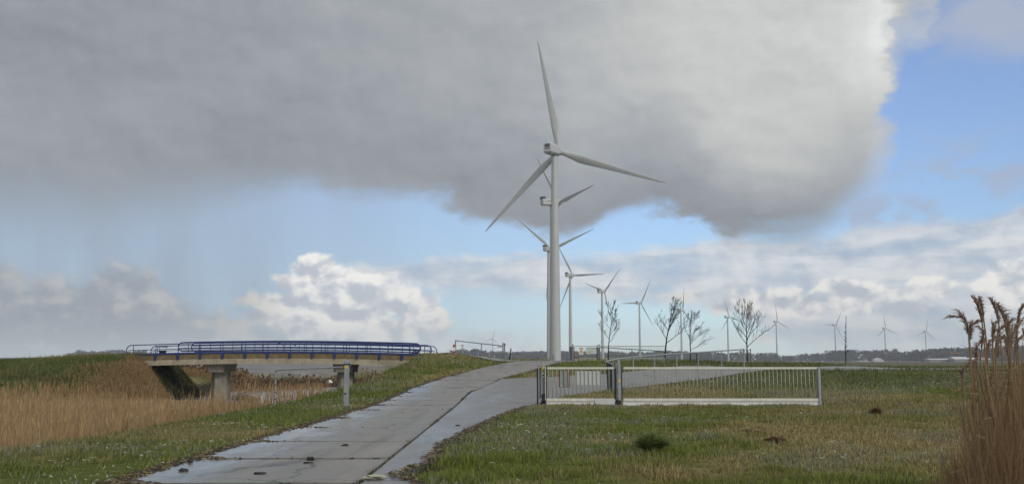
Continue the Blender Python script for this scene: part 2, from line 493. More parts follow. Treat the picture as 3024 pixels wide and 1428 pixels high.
    ad = N.new('ShaderNodeMath'); ad.operation = 'MULTIPLY_ADD'; ad.inputs[1].default_value = 0.36; L.new(low, ad.inputs[0]); 
    sb2 = N.new('ShaderNodeMath'); sb2.operation = 'SUBTRACT'; sb2.inputs[1].default_value = 0.20; L.new(big, sb2.inputs[0]); L.new(sb2.outputs[0], ad.inputs[2])
    wet = rng_(ad.outputs[0], 0.32, 0.70)
    ro = N.new('ShaderNodeMapRange'); ro.inputs[3].default_value = wet_lo; ro.inputs[4].default_value = dry
    L.new(wet, ro.inputs[0]); L.new(ro.outputs[0], b.inputs['Roughness'])
    b.inputs['Specular IOR Level'].default_value = 0.5
    bp = N.new('ShaderNodeBump'); bp.inputs['Strength'].default_value = bump; bp.inputs['Distance'].default_value = 0.01
    L.new(fine, bp.inputs['Height']); L.new(bp.outputs[0], b.inputs['Normal'])
    return m

MT = {}
MT['turbine'] = mat_paint('turbine_paint', (0.47, 0.475, 0.45), 0.42, var=0.05, scale=0.25, dirt=0.05)
MT['turbine_dark'] = mat_paint('turbine_grille', (0.07, 0.07, 0.08), 0.6, var=0.2)
MT['concrete'] = mat_paint('weathered_concrete', (0.36, 0.31, 0.215), 0.85, var=0.22, scale=1.4, dirt=0.35, bump=0.3)
MT['pier'] = mat_paint('stained_pier_concrete', (0.29, 0.26, 0.20), 0.88, var=0.3, scale=1.1, dirt=0.55, bump=0.4)
MT['fascia'] = mat_paint('brown_fascia_timber', (0.17, 0.125, 0.06), 0.85, var=0.3, scale=3, dirt=0.4, bump=0.3)
MT['blue'] = mat_paint('blue_railing_paint', (0.014, 0.034, 0.15), 0.45, var=0.2, scale=4, dirt=0.15)
MT['galv'] = mat_paint('galvanised_steel', (0.31, 0.335, 0.335), 0.5, metal=0.35, var=0.15, scale=9, dirt=0.15)
MT['galv_dark'] = mat_paint('dull_galvanised_steel', (0.20, 0.22, 0.23), 0.6, metal=0.3, var=0.2, scale=9, dirt=0.3)
MT['cream'] = mat_paint('cream_gate_paint', (0.66, 0.64, 0.54), 0.5, var=0.08, scale=5, dirt=0.22)
MT['bar'] = mat_paint('gate_bar_paint', (0.34, 0.34, 0.275), 0.5, var=0.1, scale=9, dirt=0.2)
MT['black'] = mat_paint('black_rubber', (0.012, 0.014, 0.02), 0.6, var=0.2)
MT['navy'] = mat_paint('dark_blue_strip', (0.012, 0.03, 0.085), 0.5, var=0.2)
MT['yellow'] = mat_paint('yellow_sticker', (0.70, 0.45, 0.05), 0.5, var=0.1)
MT['orange'] = mat_paint('orange_sign', (0.72, 0.33, 0.03), 0.5, var=0.1)
MT['red'] = mat_paint('red_sign_edge', (0.30, 0.025, 0.03), 0.5, var=0.15)
MT['white'] = mat_paint('white_paint', (0.74, 0.73, 0.70), 0.5, var=0.06, dirt=0.12)
MT['panel'] = mat_paint('pale_panel', (0.55, 0.57, 0.54), 0.55, var=0.06, dirt=0.12)
MT['panel_grey'] = mat_paint('grey_panel', (0.27, 0.29, 0.28), 0.55, var=0.1, dirt=0.2)
MT['mesh_dark'] = mat_paint('dark_steel_panel', (0.05, 0.06, 0.065), 0.6, metal=0.2, var=0.3, dirt=0.2)
MT['bark'] = mat_paint('wet_bark', (0.028, 0.022, 0.020), 0.85, var=0.3, scale=8)
MT['timber'] = mat_paint('tree_stake_timber', (0.14, 0.10, 0.07), 0.9, var=0.3, scale=6)
MT['mud'] = mat_paint('dark_mud', (0.028, 0.022, 0.017), 0.7, var=0.3, scale=20)
MT['slab'] = mat_road('wet_concrete_slab', (0.180, 0.168, 0.152), (0.260, 0.243, 0.220), 0.16, 0.2, 0.56, bump=0.06)
MT['asphalt'] = mat_road('wet_asphalt', (0.145, 0.140, 0.136), (0.205, 0.198, 0.192), 0.26, 0.2, 0.50, bump=0.06, stain=0.3, wet_x=(-2.5, 0.5))
MT['roof'] = mat_paint('pale_roof', (0.58, 0.58, 0.58), 0.6, var=0.1, scale=0.5)
MT['wall'] = mat_paint('grey_wall', (0.22, 0.22, 0.22), 0.8, var=0.15, scale=0.5)
MT['whitewall'] = mat_paint('white_wall', (0.60, 0.59, 0.57), 0.8, var=0.1, scale=0.5)
MT['tile'] = mat_paint('brown_roof_tile', (0.13, 0.09, 0.075), 0.8, var=0.15, scale=0.5)
MT['glass'] = mat_paint('dark_pane', (0.03, 0.035, 0.04), 0.15, var=0.1)
MT['grass'] = mat_veg('grass_blades', 0.7, 0.3)
MT['reed'] = mat_veg('dry_reed', 0.8, 0.3)
MT['twig'] = mat_veg('wood_twigs', 0.9, 0.0)
MT['reed_stalk'] = mat_paint('reed_stalk', (0.21, 0.14, 0.07), 0.8, var=0.25, scale=14)
MT['snow'] = mat_paint('old_snow', (0.37, 0.36, 0.27), 0.7, var=0.15, scale=12)

# ================================================================== terrain
Y_R = [-60, 36, 41, 46, 52, 57, 63, 68, 71, 76, 90, 8000]
Z_R = [0, 0, 0.06, 0.16, 0.30, 0.48, 0.93, 1.37, 1.52, 1.60, 1.62, 1.62]
def x_left(y):  return np.interp(y, [0, 16, 30, 50, 57, 63, 68, 71.2], [-5.25, -5.2, -5.05, -5, -4.5, -2.7, -0.82, 0.3])
def x_right(y): return np.interp(y, [0, 45, 50, 58, 63, 66, 71.2], [-2, -2, -1.5, -0.72, 1.04, 2.1, 3.6])
# paired edges of the asphalt apron and the branch road that leaves to the right
ASPH = [((-1.97, 3), (-1.70, 3)), ((-1.97, 12.0), (-1.10, 12.0)), ((-1.97, 13.0), (-1.2, 13.0)), ((-1.97, 14), (-1.6, 14)), ((-1.97, 16), (-1.28, 16)), ((-1.97, 19), (-1.3, 19)), ((-1.97, 25), (-0.75, 25)),
        ((-1.97, 31), (-0.05, 31)), ((-1.97, 36), (0.72, 36)), ((-1.97, 41), (2.0, 41.4)), ((-1.86, 46), (4.7, 48)), ((-1.2, 53), (8.2, 53.8)), ((-0.65, 58), (10.5, 57)),
        ((2.2, 59.2), (12.2, 59.2)), ((5.9, 61.3), (14.1, 61.5)), ((14.6, 70), (20, 67.5)), ((25, 79), (31, 73)), ((41, 88), (48, 78)), ((80, 100), (90, 84)), ((200, 125), (215, 106))]
CROSS = [((-6.6, 77.1), (-6.6, 82.2)), ((-4.5, 76.2), (-4.5, 82.4)), ((-2.6, 74.6), (-2.6, 82.6)), ((-0.8, 71.9), (0, 83)), ((1.5, 71.3), (3, 86)), ((3.9, 71.6), (4.0, 100)),
         ((5.2, 75), (4.9, 110)), ((5.4, 88), (5.5, 122)), ((6.5, 110), (8, 140)), ((14, 250), (10, 250))]
def in_poly(x, y, P):
    c_ = np.zeros(np.shape(x), bool)
    n = len(P)
    for i in range(n):
        x0, y0 = P[i]
        x1, y1 = P[(i + 1) % n]
        if y0 == y1:
            continue
        k = ((y0 > y) != (y1 > y)) & (x < (x1 - x0) * (y - y0) / (y1 - y0) + x0)
        c_ ^= k
    return c_
def poly_of(pairs):
    return [p[0] for p in pairs] + [p[1] for p in reversed(pairs)]
P_ASPH, P_CROSS = poly_of(ASPH), poly_of(CROSS)
Y_SLAB = (2.0, 71.3)
def on_road(x, y):
    s_ = (y > Y_SLAB[0]) & (y < Y_SLAB[1]) & (x > x_left(y)) & (x < x_right(y))
    return s_ | in_poly(x, y, P_ASPH) | in_poly(x, y, P_CROSS)

def canal_right(y): return np.interp(y, [0, 30, 45, 62, 74, 84, 95, 118], [-9.2, -8.9, -8.4, -7.9, -7.0, -7.0, -9.0, -12])
def canal_left(y):  return np.interp(y, [0, 40, 66, 74, 84, 95, 118], [-36, -36, -33, -29.6, -29.6, -31, -34])
def H(x, y):
    """ground height"""
    x = np.asarray(x, float); y = np.asarray(y, float)
    zr = np.interp(y, Y_R, Z_R)
    cap = np.interp(x, [-8, 5, 14, 20, 400], [1.62, 1.62, 1.22, 0.95, 0.95])
    cap = cap + 0.42 * sstep(y, 74, 84) * sstep(x, 6, 12) * (1 - sstep(x, 24, 34))
    z = np.minimum(zr, cap) - 0.10 * np.exp(-((zr - cap) / 0.12) ** 2) * 0.3
    # bridge approach, both sides
    dyc = np.abs(y - 79.6)
    z = z + 0.52 * (1 - sstep(dyc, 4.0, 9.0)) * (1 - sstep(x, -5.0, 1.0)) * (x > -20)
    left = x < -20
    zl = 0.05 + (1.50 + 0.42 * sstep(x, -40, -30)) * (1 - sstep(dyc, 3.6, 12.5)) + 0.25 * sstep(y, 95, 130)
    z = np.where(left, zl, z)
    # falls away to the level fields far off
    z = z * (1 - 0.62 * sstep(y, 105, 190)) 
    # canal
    cr, cl_ = canal_right(y), canal_left(y)
    fr = sstep(-x, -cr, -cr + 2.6)
    fl = sstep(x, cl_, cl_ + 4.2)
    k = fr * fl * (1 - sstep(y, 112, 130))
    z = z * (1 - k) + (-1.75) * k
    # small unevenness away from the roads
    z = z + 0.07 * (fbm(x, y, 2.2, 5, 3) - 0.5) + 0.10 * (fbm(x, y, 9.0, 9, 2) - 0.5) * (np.abs(x + 2.5) > 4)
    return z
def H1(x, y):
    return float(H(np.array([x]), np.array([y]))[0])
def HR(x, y):
    """height of paving: the ground without its small unevenness"""
    x = np.asarray(x, float); y = np.asarray(y, float)
    return H(x, y) - 0.07 * (fbm(x, y, 2.2, 5, 3) - 0.5) - 0.10 * (fbm(x, y, 9.0, 9, 2) - 0.5) * (np.abs(x + 2.5) > 4)

def axis(fine_lo, fine_hi, step, lo, hi):
    a = list(np.arange(fine_lo, fine_hi + 1e-6, step))
    d, x = step, fine_hi
    while x < hi:
        d *= 1.18; x += d; a.append(min(x, hi))
    d, x = step, fine_lo
    while x > lo:
        d *= 1.18; x -= d; a.insert(0, max(x, lo))
    return np.array(a)
gx, gy = axis(-46, 46, 0.4, -4500, 4500), axis(2, 128, 0.4, -300, 4500)
GX, GY = np.meshgrid(gx, gy)
GZ = H(GX, GY)
road_m = on_road(GX, GY)
GZ = np.where(road_m, np.minimum(GZ, HR(GX, GY)) - 0.13, GZ)

def grass_colour(x, y):
    """linear colour of the turf at a place"""
    n1, n2, n3 = fbm(x, y, 7.0, 21), fbm(x, y, 2.0, 31), fbm(x, y, 30.0, 41, 2)
    green = np.stack([0.140 + 0 * x, 0.170 + 0 * x, 0.032 + 0 * x], -1)
    dry = np.stack([0.300 + 0 * x, 0.245 + 0 * x, 0.110 + 0 * x], -1)
    deep = np.stack([0.058 + 0 * x, 0.092 + 0 * x, 0.022 + 0 * x], -1)
    n4 = fbm(x, y, 0.55, 51, 2)
    k = np.clip((0.45 * n1 + 0.35 * n2 + 0.20 * n4 - 0.43) * 6.5, 0, 1)[..., None]
    c_ = green * (1 - k) + dry * k
    # the bank below the branch road is lush
    lush = (sstep(y, 47, 54) * (1 - sstep(y, 100, 130)) * sstep(x, 4, 14) * 0.75 + sstep(-x, 4.5, 8) * (y < 90) * 0.35)[..., None] * np.clip(0.4 + n2[..., None], 0, 1)
    c_ = c_ * (1 - lush) + deep * lush
    # dry strip in front of the gate
    dryr = (sstep(x, 5, 10) * np.exp(-((y - 29) / 9) ** 2) * 0.55 * np.clip(n1 * 1.6, 0, 1))[..., None]
    c_ = c_ * (1 - dryr) + dry * 0.85 * dryr
    for (qx, qy, qr, qa) in ((2.3, 14.2, 1.1, 0.75), (1.6, 16.6, 0.7, 0.5), (5.2, 22.6, 1.6, 0.55), (8.5, 20.0, 1.8, 0.4), (3.6, 33.8, 1.6, 0.6), (-0.6, 21.0, 0.5, 0.6), (9.5, 30.0, 3.0, 0.5)):
        pa_ = (np.exp(-(((x - qx) / qr) ** 2 + ((y - qy) / (qr * 0.8)) ** 2)) * qa * np.clip(0.5 + n2, 0, 1))[..., None]
        c_ = c_ * (1 - pa_) + np.array([0.31, 0.225, 0.115]) * pa_
    strip = (np.exp(-((y - 36.6) / 2.6) ** 2) * sstep(x, 1, 3) * 0.6)[..., None]
    return c_ * (1 - strip) + dry * 0.8 * strip

# ground colours
gc = grass_colour(GX, GY) * 0.62
soil = np.array([0.050, 0.036, 0.022])
# bare edge beside the paving
edge_m = np.zeros(GX.shape)
for dx_, dy_ in ((0.3, 0), (-0.3, 0), (0, 0.35), (0, -0.35)):
    edge_m = np.maximum(edge_m, on_road(GX + dx_, GY + dy_).astype(float))
gc = gc * (1 - 0.85 * edge_m[..., None]) + soil * 0.85 * edge_m[..., None]
wetbed = ((GZ < -0.5)[..., None]).astype(float)
gc = gc * (1 - wetbed) + np.array([0.035, 0.026, 0.016]) * wetbed
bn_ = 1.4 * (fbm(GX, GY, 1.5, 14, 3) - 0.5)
bare = (sstep(GY + bn_, 76.6, 78.4) * (1 - sstep(GY + bn_, 81.0, 82.6)) * sstep(GX, -32, -31) * (1 - sstep(GX, -6, -4)))[..., None]  # earth darkened under the deck: the bridge's shade painted into the ground colour
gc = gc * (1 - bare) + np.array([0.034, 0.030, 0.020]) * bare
plough = (sstep(GY, 118, 128) * (1 - sstep(GY, 520, 560)) * (1 - sstep(GX, -14, -6)))[..., None]
pn = fbm(GX, GY, 1.2, 77, 3)[..., None]
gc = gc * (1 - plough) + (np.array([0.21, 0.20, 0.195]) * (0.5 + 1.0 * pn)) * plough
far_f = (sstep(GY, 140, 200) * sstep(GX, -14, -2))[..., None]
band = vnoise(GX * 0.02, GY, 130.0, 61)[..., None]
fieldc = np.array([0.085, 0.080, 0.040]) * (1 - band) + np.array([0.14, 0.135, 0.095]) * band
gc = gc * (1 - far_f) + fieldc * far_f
farl = sstep(GY, 540, 700)[..., None] * (1 - far_f)
gc = gc * (1 - farl) + np.array([0.10, 0.10, 0.07]) * farl

ny, nx = GX.shape
me = bpy.data.meshes.new('ground')
idx = np.arange(ny * nx).reshape(ny, nx)
quads = np.stack([idx[:-1, :-1], idx[:-1, 1:], idx[1:, 1:], idx[1:, :-1]], -1).reshape(-1, 4)
me.vertices.add(ny * nx)
me.vertices.foreach_set('co', np.stack([GX, GY, GZ], -1).astype(np.float32).ravel())
me.loops.add(quads.size)
me.loops.foreach_set('vertex_index', quads.astype(np.int32).ravel())
me.polygons.add(len(quads))
me.polygons.foreach_set('loop_start', np.arange(0, quads.size, 4, dtype=np.int32))
me.polygons.foreach_set('use_smooth', np.ones(len(quads), bool))
me.update(calc_edges=True)
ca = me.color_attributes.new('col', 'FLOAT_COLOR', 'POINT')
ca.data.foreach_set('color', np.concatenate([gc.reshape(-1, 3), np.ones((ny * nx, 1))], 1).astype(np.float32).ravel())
m, nt, b = mat_new('turf_and_soil')
at = nt.nodes.new('ShaderNodeAttribute'); at.attribute_name = 'col'
ge = nt.nodes.new('ShaderNodeNewGeometry')
n1 = nt.nodes.new('ShaderNodeTexNoise'); n1.inputs['Scale'].default_value = 3.0; n1.inputs['Detail'].default_value = 8; n1.inputs['Roughness'].default_value = 0.7
nt.links.new(ge.outputs['Position'], n1.inputs['Vector'])
r1 = nt.nodes.new('ShaderNodeMapRange'); r1.inputs[1].default_value = 0.3; r1.inputs[2].default_value = 0.7; r1.inputs[3].default_value = 0.55; r1.inputs[4].default_value = 1.5
nt.links.new(n1.outputs[0], r1.inputs[0])
sc_ = nt.nodes.new('ShaderNodeVectorMath'); sc_.operation = 'SCALE'
nt.links.new(at.outputs['Color'], sc_.inputs[0]); nt.links.new(r1.outputs[0], sc_.inputs['Scale'])
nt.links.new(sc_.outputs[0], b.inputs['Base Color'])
b.inputs['Roughness'].default_value = 0.95
b.inputs['Specular IOR Level'].default_value = 0.1
bp = nt.nodes.new('ShaderNodeBump'); bp.inputs['Strength'].default_value = 0.8; bp.inputs['Distance'].default_value = 0.08
nt.links.new(n1.outputs[0], bp.inputs['Height']); nt.links.new(bp.outputs[0], b.inputs['Normal'])
me.materials.append(m)
ground = bpy.data.objects.new('ground', me)
col.objects.link(ground)
tag(ground, kind='structure')

# water in the canal, a thin skin of ice and slush
w_m, wnt, wb = mat_new('icy_water')
wb.inputs['Base Color'].default_value = (0.10, 0.095, 0.085, 1)
wb.inputs['Roughness'].default_value = 0.16
wn = wnt.nodes.new('ShaderNodeTexNoise'); wn.inputs['Scale'].default_value = 2.2; wn.inputs['Detail'].default_value = 6
wg = wnt.nodes.new('ShaderNodeNewGeometry'); wnt.links.new(wg.outputs['Position'], wn.inputs['Vector'])
wr = wnt.nodes.new('ShaderNodeMapRange'); wr.inputs[1].default_value = 0.42; wr.inputs[2].default_value = 0.62
wnt.links.new(wn.outputs[0], wr.inputs[0])
wx = wnt.nodes.new('ShaderNodeMix'); wx.data_type = 'RGBA'; wnt.links.new(wr.outputs[0], wx.inputs[0])
wx.inputs[6].default_value = (0.10, 0.085, 0.075, 1); wx.inputs[7].default_value = (0.52, 0.50, 0.50, 1)
wnt.links.new(wx.outputs[2], wb.inputs['Base Color'])
wp = wnt.nodes.new('ShaderNodeBump'); wp.inputs['Strength'].default_value = 0.2; wnt.links.new(wn.outputs[0], wp.inputs['Height']); wnt.links.new(wp.outputs[0], wb.inputs['Normal'])
mb = MB()
ys_ = list(range(0, 121, 6))
for i in range(len(ys_) - 1):
    ya, yb = ys_[i], ys_[i + 1]
    mb.add([(canal_left(ya) + 2.0, ya, -1.42), (canal_right(ya) - 1.2, ya, -1.42), (canal_right(yb) - 1.2, yb, -1.42), (canal_left(yb) + 2.0, yb, -1.42)], [(0, 1, 2, 3)])
tag(mb.build('canal_water', w_m), kind='structure')

# ------------------------------------------------------------------ paving
def ribbon(name, pairs, mat, lift, cross=8, sub=6, skirt=0.10):
    L_, R_ = [], []
    for i in range(len(pairs) - 1):
        for k in range(sub):
            t = k / sub
            L_.append([pairs[i][0][j] * (1 - t) + pairs[i + 1][0][j] * t for j in (0, 1)])
            R_.append([pairs[i][1][j] * (1 - t) + pairs[i + 1][1][j] * t for j in (0, 1)])
    L_.append(list(pairs[-1][0])); R_.append(list(pairs[-1][1]))
    L_, R_ = np.array(L_), np.array(R_)
    # ragged edges
    wob_ = 0.10 * (fbm(R_[:, 0] * 3 + 7, R_[:, 1] * 3, 1.0, 3, 3) - 0.5) * np.clip(np.linalg.norm(R_ - L_, axis=1), 0, 1)
    R_[:, 0] += wob_
    vs, fs = [], []
    n = len(L_)
    W = cross + 1
    for j in range(W):
        t = j / cross
        P = L_ * (1 - t) + R_ * t
        z = HR(P[:, 0], P[:, 1]) + lift
        vs.append(np.column_stack([P, z]))
    vs = np.array(vs)
    low = vs[[0, -1]].copy(); low[:, :, 2] -= skirt + lift
    allv = np.concatenate([vs.reshape(-1, 3), low.reshape(-1, 3)])
    ix = lambda j, i: j * n + i
    for j in range(cross):
        for i in range(n - 1):
            fs.append((ix(j, i), ix(j + 1, i), ix(j + 1, i + 1), ix(j, i + 1)))
    for e_, base_ in ((0, W * n), (cross, W * n + n)):
        for i in range(n - 1):
            fs.append((ix(e_, i), ix(e_, i + 1), base_ + i + 1, base_ + i))
    # end caps
    for i_ in (0, n - 1):
        pass
    mb_ = MB(); mb_.add(allv.tolist(), fs)
    o = mb_.build(name, mat)
    return tag(o, kind='structure')
ribbon('asphalt_road', ASPH, MT['asphalt'], 0.022, cross=10)
ribbon('bridge_road', CROSS, MT['asphalt'], 0.06, cross=8, skirt=0.14)
ribbon('dike_road', [((-31.5, 77.4), (-31.5, 81.8)), ((-60, 77.4), (-60, 81.8)), ((-200, 77.4), (-200, 81.8))], MT['asphalt'], 0.05, cross=4)

# concrete slabs, each a piece of its own
def y_of_py(py):
    best = min(np.arange(8, 75, 0.05), key=lambda yy: abs(HORIZON + (EYE - float(np.interp(yy, Y_R, Z_R)) - 0.035) * FPX / yy - py))
    return float(best)
joints = [2.3, 5.8, 9.4] + [y_of_py(p) for p in (1416, 1345, 1296, 1257, 1228.5, 1206.4, 1192, 1179, 1167, 1156, 1140.6, 1120, 1107.4, 1096, 1085.5, 1076)] + [71.15]
joints = sorted(set(round(j, 2) for j in joints))
road = bpy.data.objects.new('concrete_road', None)
road.location = (-3.5, 30, 0)
col.objects.link(road)
tag(road, kind='structure')
for i in range(len(joints) - 1):
    ya, yb = joints[i] + 0.06, joints[i + 1] - 0.06
    if yb - ya < 0.5:
        continue
    nseg, nc = 12, 8
    top = []
    tl = [random.uniform(-0.010, 0.010) for _ in range(4)]
    for a_ in range(nseg + 1):
        t = a_ / nseg
        yy = ya * (1 - t) + yb * t
        xl_, xr_ = float(x_left(yy)) + 0.22 * (vnoise(np.array([yy * 1.3]), np.array([1.0]), 1.0, 4)[0] - 0.5) + 0.10 * (vnoise(np.array([yy * 4.1]), np.array([5.0]), 1.0, 6)[0] - 0.5), float(x_right(yy)) - 0.02
        rowv = []
        for b_ in range(nc + 1):
            s_ = b_ / nc
            xx = xl_ * (1 - s_) + xr_ * s_
            zz = float(HR(np.array([xx]), np.array([yy]))[0]) + 0.035 + (tl[0] * (1 - s_) + tl[1] * s_) * (1 - t) + (tl[2] * (1 - s_) + tl[3] * s_) * t
            rowv.append((xx + 3.5, yy - 30, zz))
        top.append(rowv)
    mb = MB()
    W = nc + 1
    vs = [v for r_ in top for v in r_]
    fs = [(r_ * W + c_, r_ * W + c_ + 1, (r_ + 1) * W + c_ + 1, (r_ + 1) * W + c_) for r_ in range(nseg) for c_ in range(nc)]
    rim = [c_ for c_ in range(W)] + [(r_ * W + W - 1) for r_ in range(1, nseg + 1)] + [nseg * W + c_ for c_ in range(W - 2, -1, -1)] + [r_ * W for r_ in range(nseg - 1, 0, -1)]
    n0 = len(vs)
    vs += [(vs[k][0], vs[k][1], vs[k][2] - 0.14) for k in rim]
    fs += [(rim[k], n0 + k, n0 + (k + 1) % len(rim), rim[(k + 1) % len(rim)]) for k in range(len(rim))]
    mb.add(vs, fs)
    mb.build('slab', MT['slab'], road)

# ================================================================== wind turbines
def blade_mesh(name, L_, chord, root_r):
    """lofted aerofoil from a round root to a fine tip, trailing edge towards +x"""
    secs = [(0.0, root_r, root_r, 0.0, 1.0), (0.03, root_r, root_r, 0.0, 1.0), (0.08, root_r * 1.15, root_r * 0.9, 10, 0.6), (0.14, chord * 0.42, root_r * 0.75, 14, 0.25),
            (0.20, chord * 0.5, root_r * 0.62, 12, 0.0), (0.28, chord * 0.47, root_r * 0.50, 9, 0.0), (0.40, chord * 0.39, root_r * 0.40, 6, 0.0), (0.55, chord * 0.305, root_r * 0.30, 4, 0.0),
            (0.70, chord * 0.235, root_r * 0.21, 2, 0.0), (0.85, chord * 0.165, root_r * 0.13, 1, 0.0), (0.95, chord * 0.105, root_r * 0.08, 0, 0.0), (0.985, chord * 0.06, root_r * 0.05, 0, 0.0), (1.0, chord * 0.015, root_r * 0.02, 0, 0.0)]
    n = 14
    mb_ = MB()
    vs, fs = [], []
    for (t, hc, ht, tw, rnd) in secs:
        off = (hc - root_r) * 0.62 if t > 0.05 else 0.0          # keeps the leading edge straight
        for k in range(n):
            a = 2 * math.pi * k / n
            x, y = math.cos(a) * hc, math.sin(a) * ht
            if not rnd:
                y *= (1.0 - 0.62 * (math.cos(a) * 0.5 + 0.5))     # thin trailing edge
            x += off if t > 0.05 else 0
            ca_, sa_ = math.cos(R(tw)), math.sin(R(tw))
            pre = -1.1 * (t ** 2) * 0.6
            vs.append((x * ca_ - y * sa_, x * sa_ + y * ca_ - pre, t * L_))
    for i in range(len(secs) - 1):
        for k in range(n):
            fs.append((i * n + k, i * n + (k + 1) % n, (i + 1) * n + (k + 1) % n, (i + 1) * n + k))
    fs += [tuple(reversed(range(n))), tuple(range((len(secs) - 1) * n, len(secs) * n))]
    mb_.add(vs, fs)
    return mb_.mesh(name, MT['turbine'], smooth_=True)

def turbine_set(L_, H_, tower_r, big):
    """the meshes of one kind of turbine"""
    S = {}
    mb_ = MB()
    nsec = 4
    prof = []
    for i in range(nsec + 1):
        t = i / nsec
        r_ = tower_r[0] * (1 - t) + tower_r[1] * t
        z_ = t * (H_ - 1.7)
        if 0 < i < nsec:
            prof += [(r_, z_ - 0.06), (r_ + 0.035, z_ - 0.05), (r_ + 0.035, z_ + 0.05), (r_, z_ + 0.06)]
        else:
            prof.append((r_, z_))
    mb_.lathe(prof, 72)
    S['tower'] = mb_.mesh('tower', MT['turbine'])
    S['flange'] = MB().lathe([(tower_r[0] + 0.35, -0.6), (tower_r[0] + 0.35, 0.25), (tower_r[0] + 0.05, 0.45)], 36).mesh('base_flange', MT['turbine'])
    S['door'] = MB().box(-0.45, 0.45, -tower_r[0] - 0.05, -tower_r[0] + 0.3, 0.9, 3.1).mesh('door', MT['panel_grey'], bevel=0.04)
    if big:   # tapering nacelle, rear face with two dark louvres
        y0, y1 = -6.2, 3.2
        prof = [(y0, 1.55, -1.15, 1.95, 0.32), (y0 + 0.7, 1.85, -1.75, 2.15, 0.5), (-1.0, 1.95, -1.85, 2.1, 0.55), (1.6, 1.75, -1.6, 1.65, 0.6), (y1, 1.25, -1.15, 1.15, 0.6)]
    else:
        y0, y1 = -6.0, 3.0
        prof = [(y0, 1.35, -1.3, 1.5, 0.2), (y0 + 0.4, 1.6, -1.6, 1.65, 0.3), (1.5, 1.6, -1.6, 1.65, 0.35), (y1, 1.2, -1.2, 1.25, 0.45)]
    def ring(y, hw, zb, zt, ch):
        return [(-hw + ch, y, zb), (hw - ch, y, zb), (hw, y, zb + ch), (hw, y, zt - ch), (hw - ch, y, zt), (-hw + ch, y, zt), (-hw, y, zt - ch), (-hw, y, zb + ch)]
    mb_ = MB()
    rings = [ring(*p) for p in prof]
    vs = [v for r_ in rings for v in r_]
    fs = [tuple(reversed(range(8))), tuple(range(8 * (len(rings) - 1), 8 * len(rings)))]
    for i in range(len(rings) - 1):
        for k in range(8):
            fs.append((i * 8 + k, i * 8 + (k + 1) % 8, (i + 1) * 8 + (k + 1) % 8, (i + 1) * 8 + k))
    mb_.add(vs, fs)
    S['nacelle'] = mb_.mesh('nacelle', MT['turbine'], bevel=0.06)
    S['yaw'] = MB().lathe([(tower_r[1] + 0.12, -2.15), (tower_r[1] + 0.12, -1.5)], 28).mesh('yaw_ring', MT['turbine_dark'])
    S['hub'] = MB().lathe([(1.15, -1.35), (1.45, -0.9), (1.5, 0.2), (1.25, 1.1), (0.75, 1.75), (0.2, 2.0)], 24, axis='y').mesh('hub', MT['turbine'], smooth_=True)
    if big:
        g1 = MB()
        g1.box(-1.0, 1.0, y0 - 0.02, y0 + 0.08, 0.55, 1.75)
        S['louvre'] = g1.mesh('louvre', MT['turbine_dark'])
        g2 = MB(); g2.box(-0.95, 0.95, y0 - 0.02, y0 + 0.08, -0.12, 0.22)
        S['vent'] = g2.mesh('vent', MT['turbine_dark'])
        S['sill'] = MB().box(-1.15, 1.15, y0 - 0.06, y0 + 0.05, 0.27, 0.5).mesh('louvre_sill', MT['turbine'])
        S['mast'] = MB().tube([(0, 0, 0), (0, 0, 1.5)], [0.06, 0.035], 6).mesh('sensor_mast', MT['turbine_dark'])
    else:
        S['cooler'] = MB().box(-1.55, 1.55, y0 - 0.1, y0 + 1.7, 1.68, 2.75).mesh('cooler', MT['turbine_dark'], bevel=0.1)
        S['mark'] = MB().box(1.59, 1.625, -3.6, -0.3, 0.25, 0.75).mesh('marking', MT['panel_grey'])
    S['blade'] = blade_mesh('blade', L_, 3.15 if big else 2.1, 0.95 if big else 0.66)
    return S
SET_BIG = turbine_set(45.0, 80.0, (2.0, 1.18), True)
SET_STD = turbine_set(37.3, 80.0, (1.75, 1.05), False)
HUB_Z, OVER, TILT = 80.0, 4.0, R(5)
def turbine(X, Y, psi, phi, S, label, big=False, lod=0):
    t = thing('wind_turbine', label, 'wind turbine', (X, Y, TZ), -R(psi), 'wind turbines')
    tw = place('tower', S['tower'], t)
    if lod == 0:
        place('base_flange', S['flange'], tw)
        place('door', S['door'], tw)
        place('yaw_ring', S['yaw'], t, (0, 0, HUB_Z))
    tip = Matrix.Rotation(TILT, 4, 'X')
    na = place('nacelle', S['nacelle'], t, (0, 0, HUB_Z), (TILT * 0.6, 0, 0))
    if big:
        place('louvre', S['louvre'], na); place('vent', S['vent'], na); place('louvre_sill', S['sill'], na)
        place('sensor_mast', S['mast'], na, (-0.9, -5.0, 2.0)); place('sensor_mast', S['mast'], na, (0.9, -2.6, 2.0))
    else:
        place('cooler', S['cooler'], na)
        if lod == 0:
            place('marking', S['mark'], na)
    hc = Vector((0, OVER * math.cos(TILT), HUB_Z + OVER * math.sin(TILT)))
    place('hub', S['hub'], t, hc, (TILT, 0, 0))
    for k in range(3):
        m4 = tip @ Matrix.Rotation(R(phi) + k * 2 * math.pi / 3, 4, 'Y')
        bl_ = place('blade', S['blade'], t, hc, m4.to_euler())
        if not big and Y < 650:
            bl_.scale = (1, 1, 0.88)
    return t
TZ = 1.0
turbine(16.2, 367, 28.7, -9.0, SET_BIG, 'nearest and largest white wind turbine, tower rising behind the road crest', True)
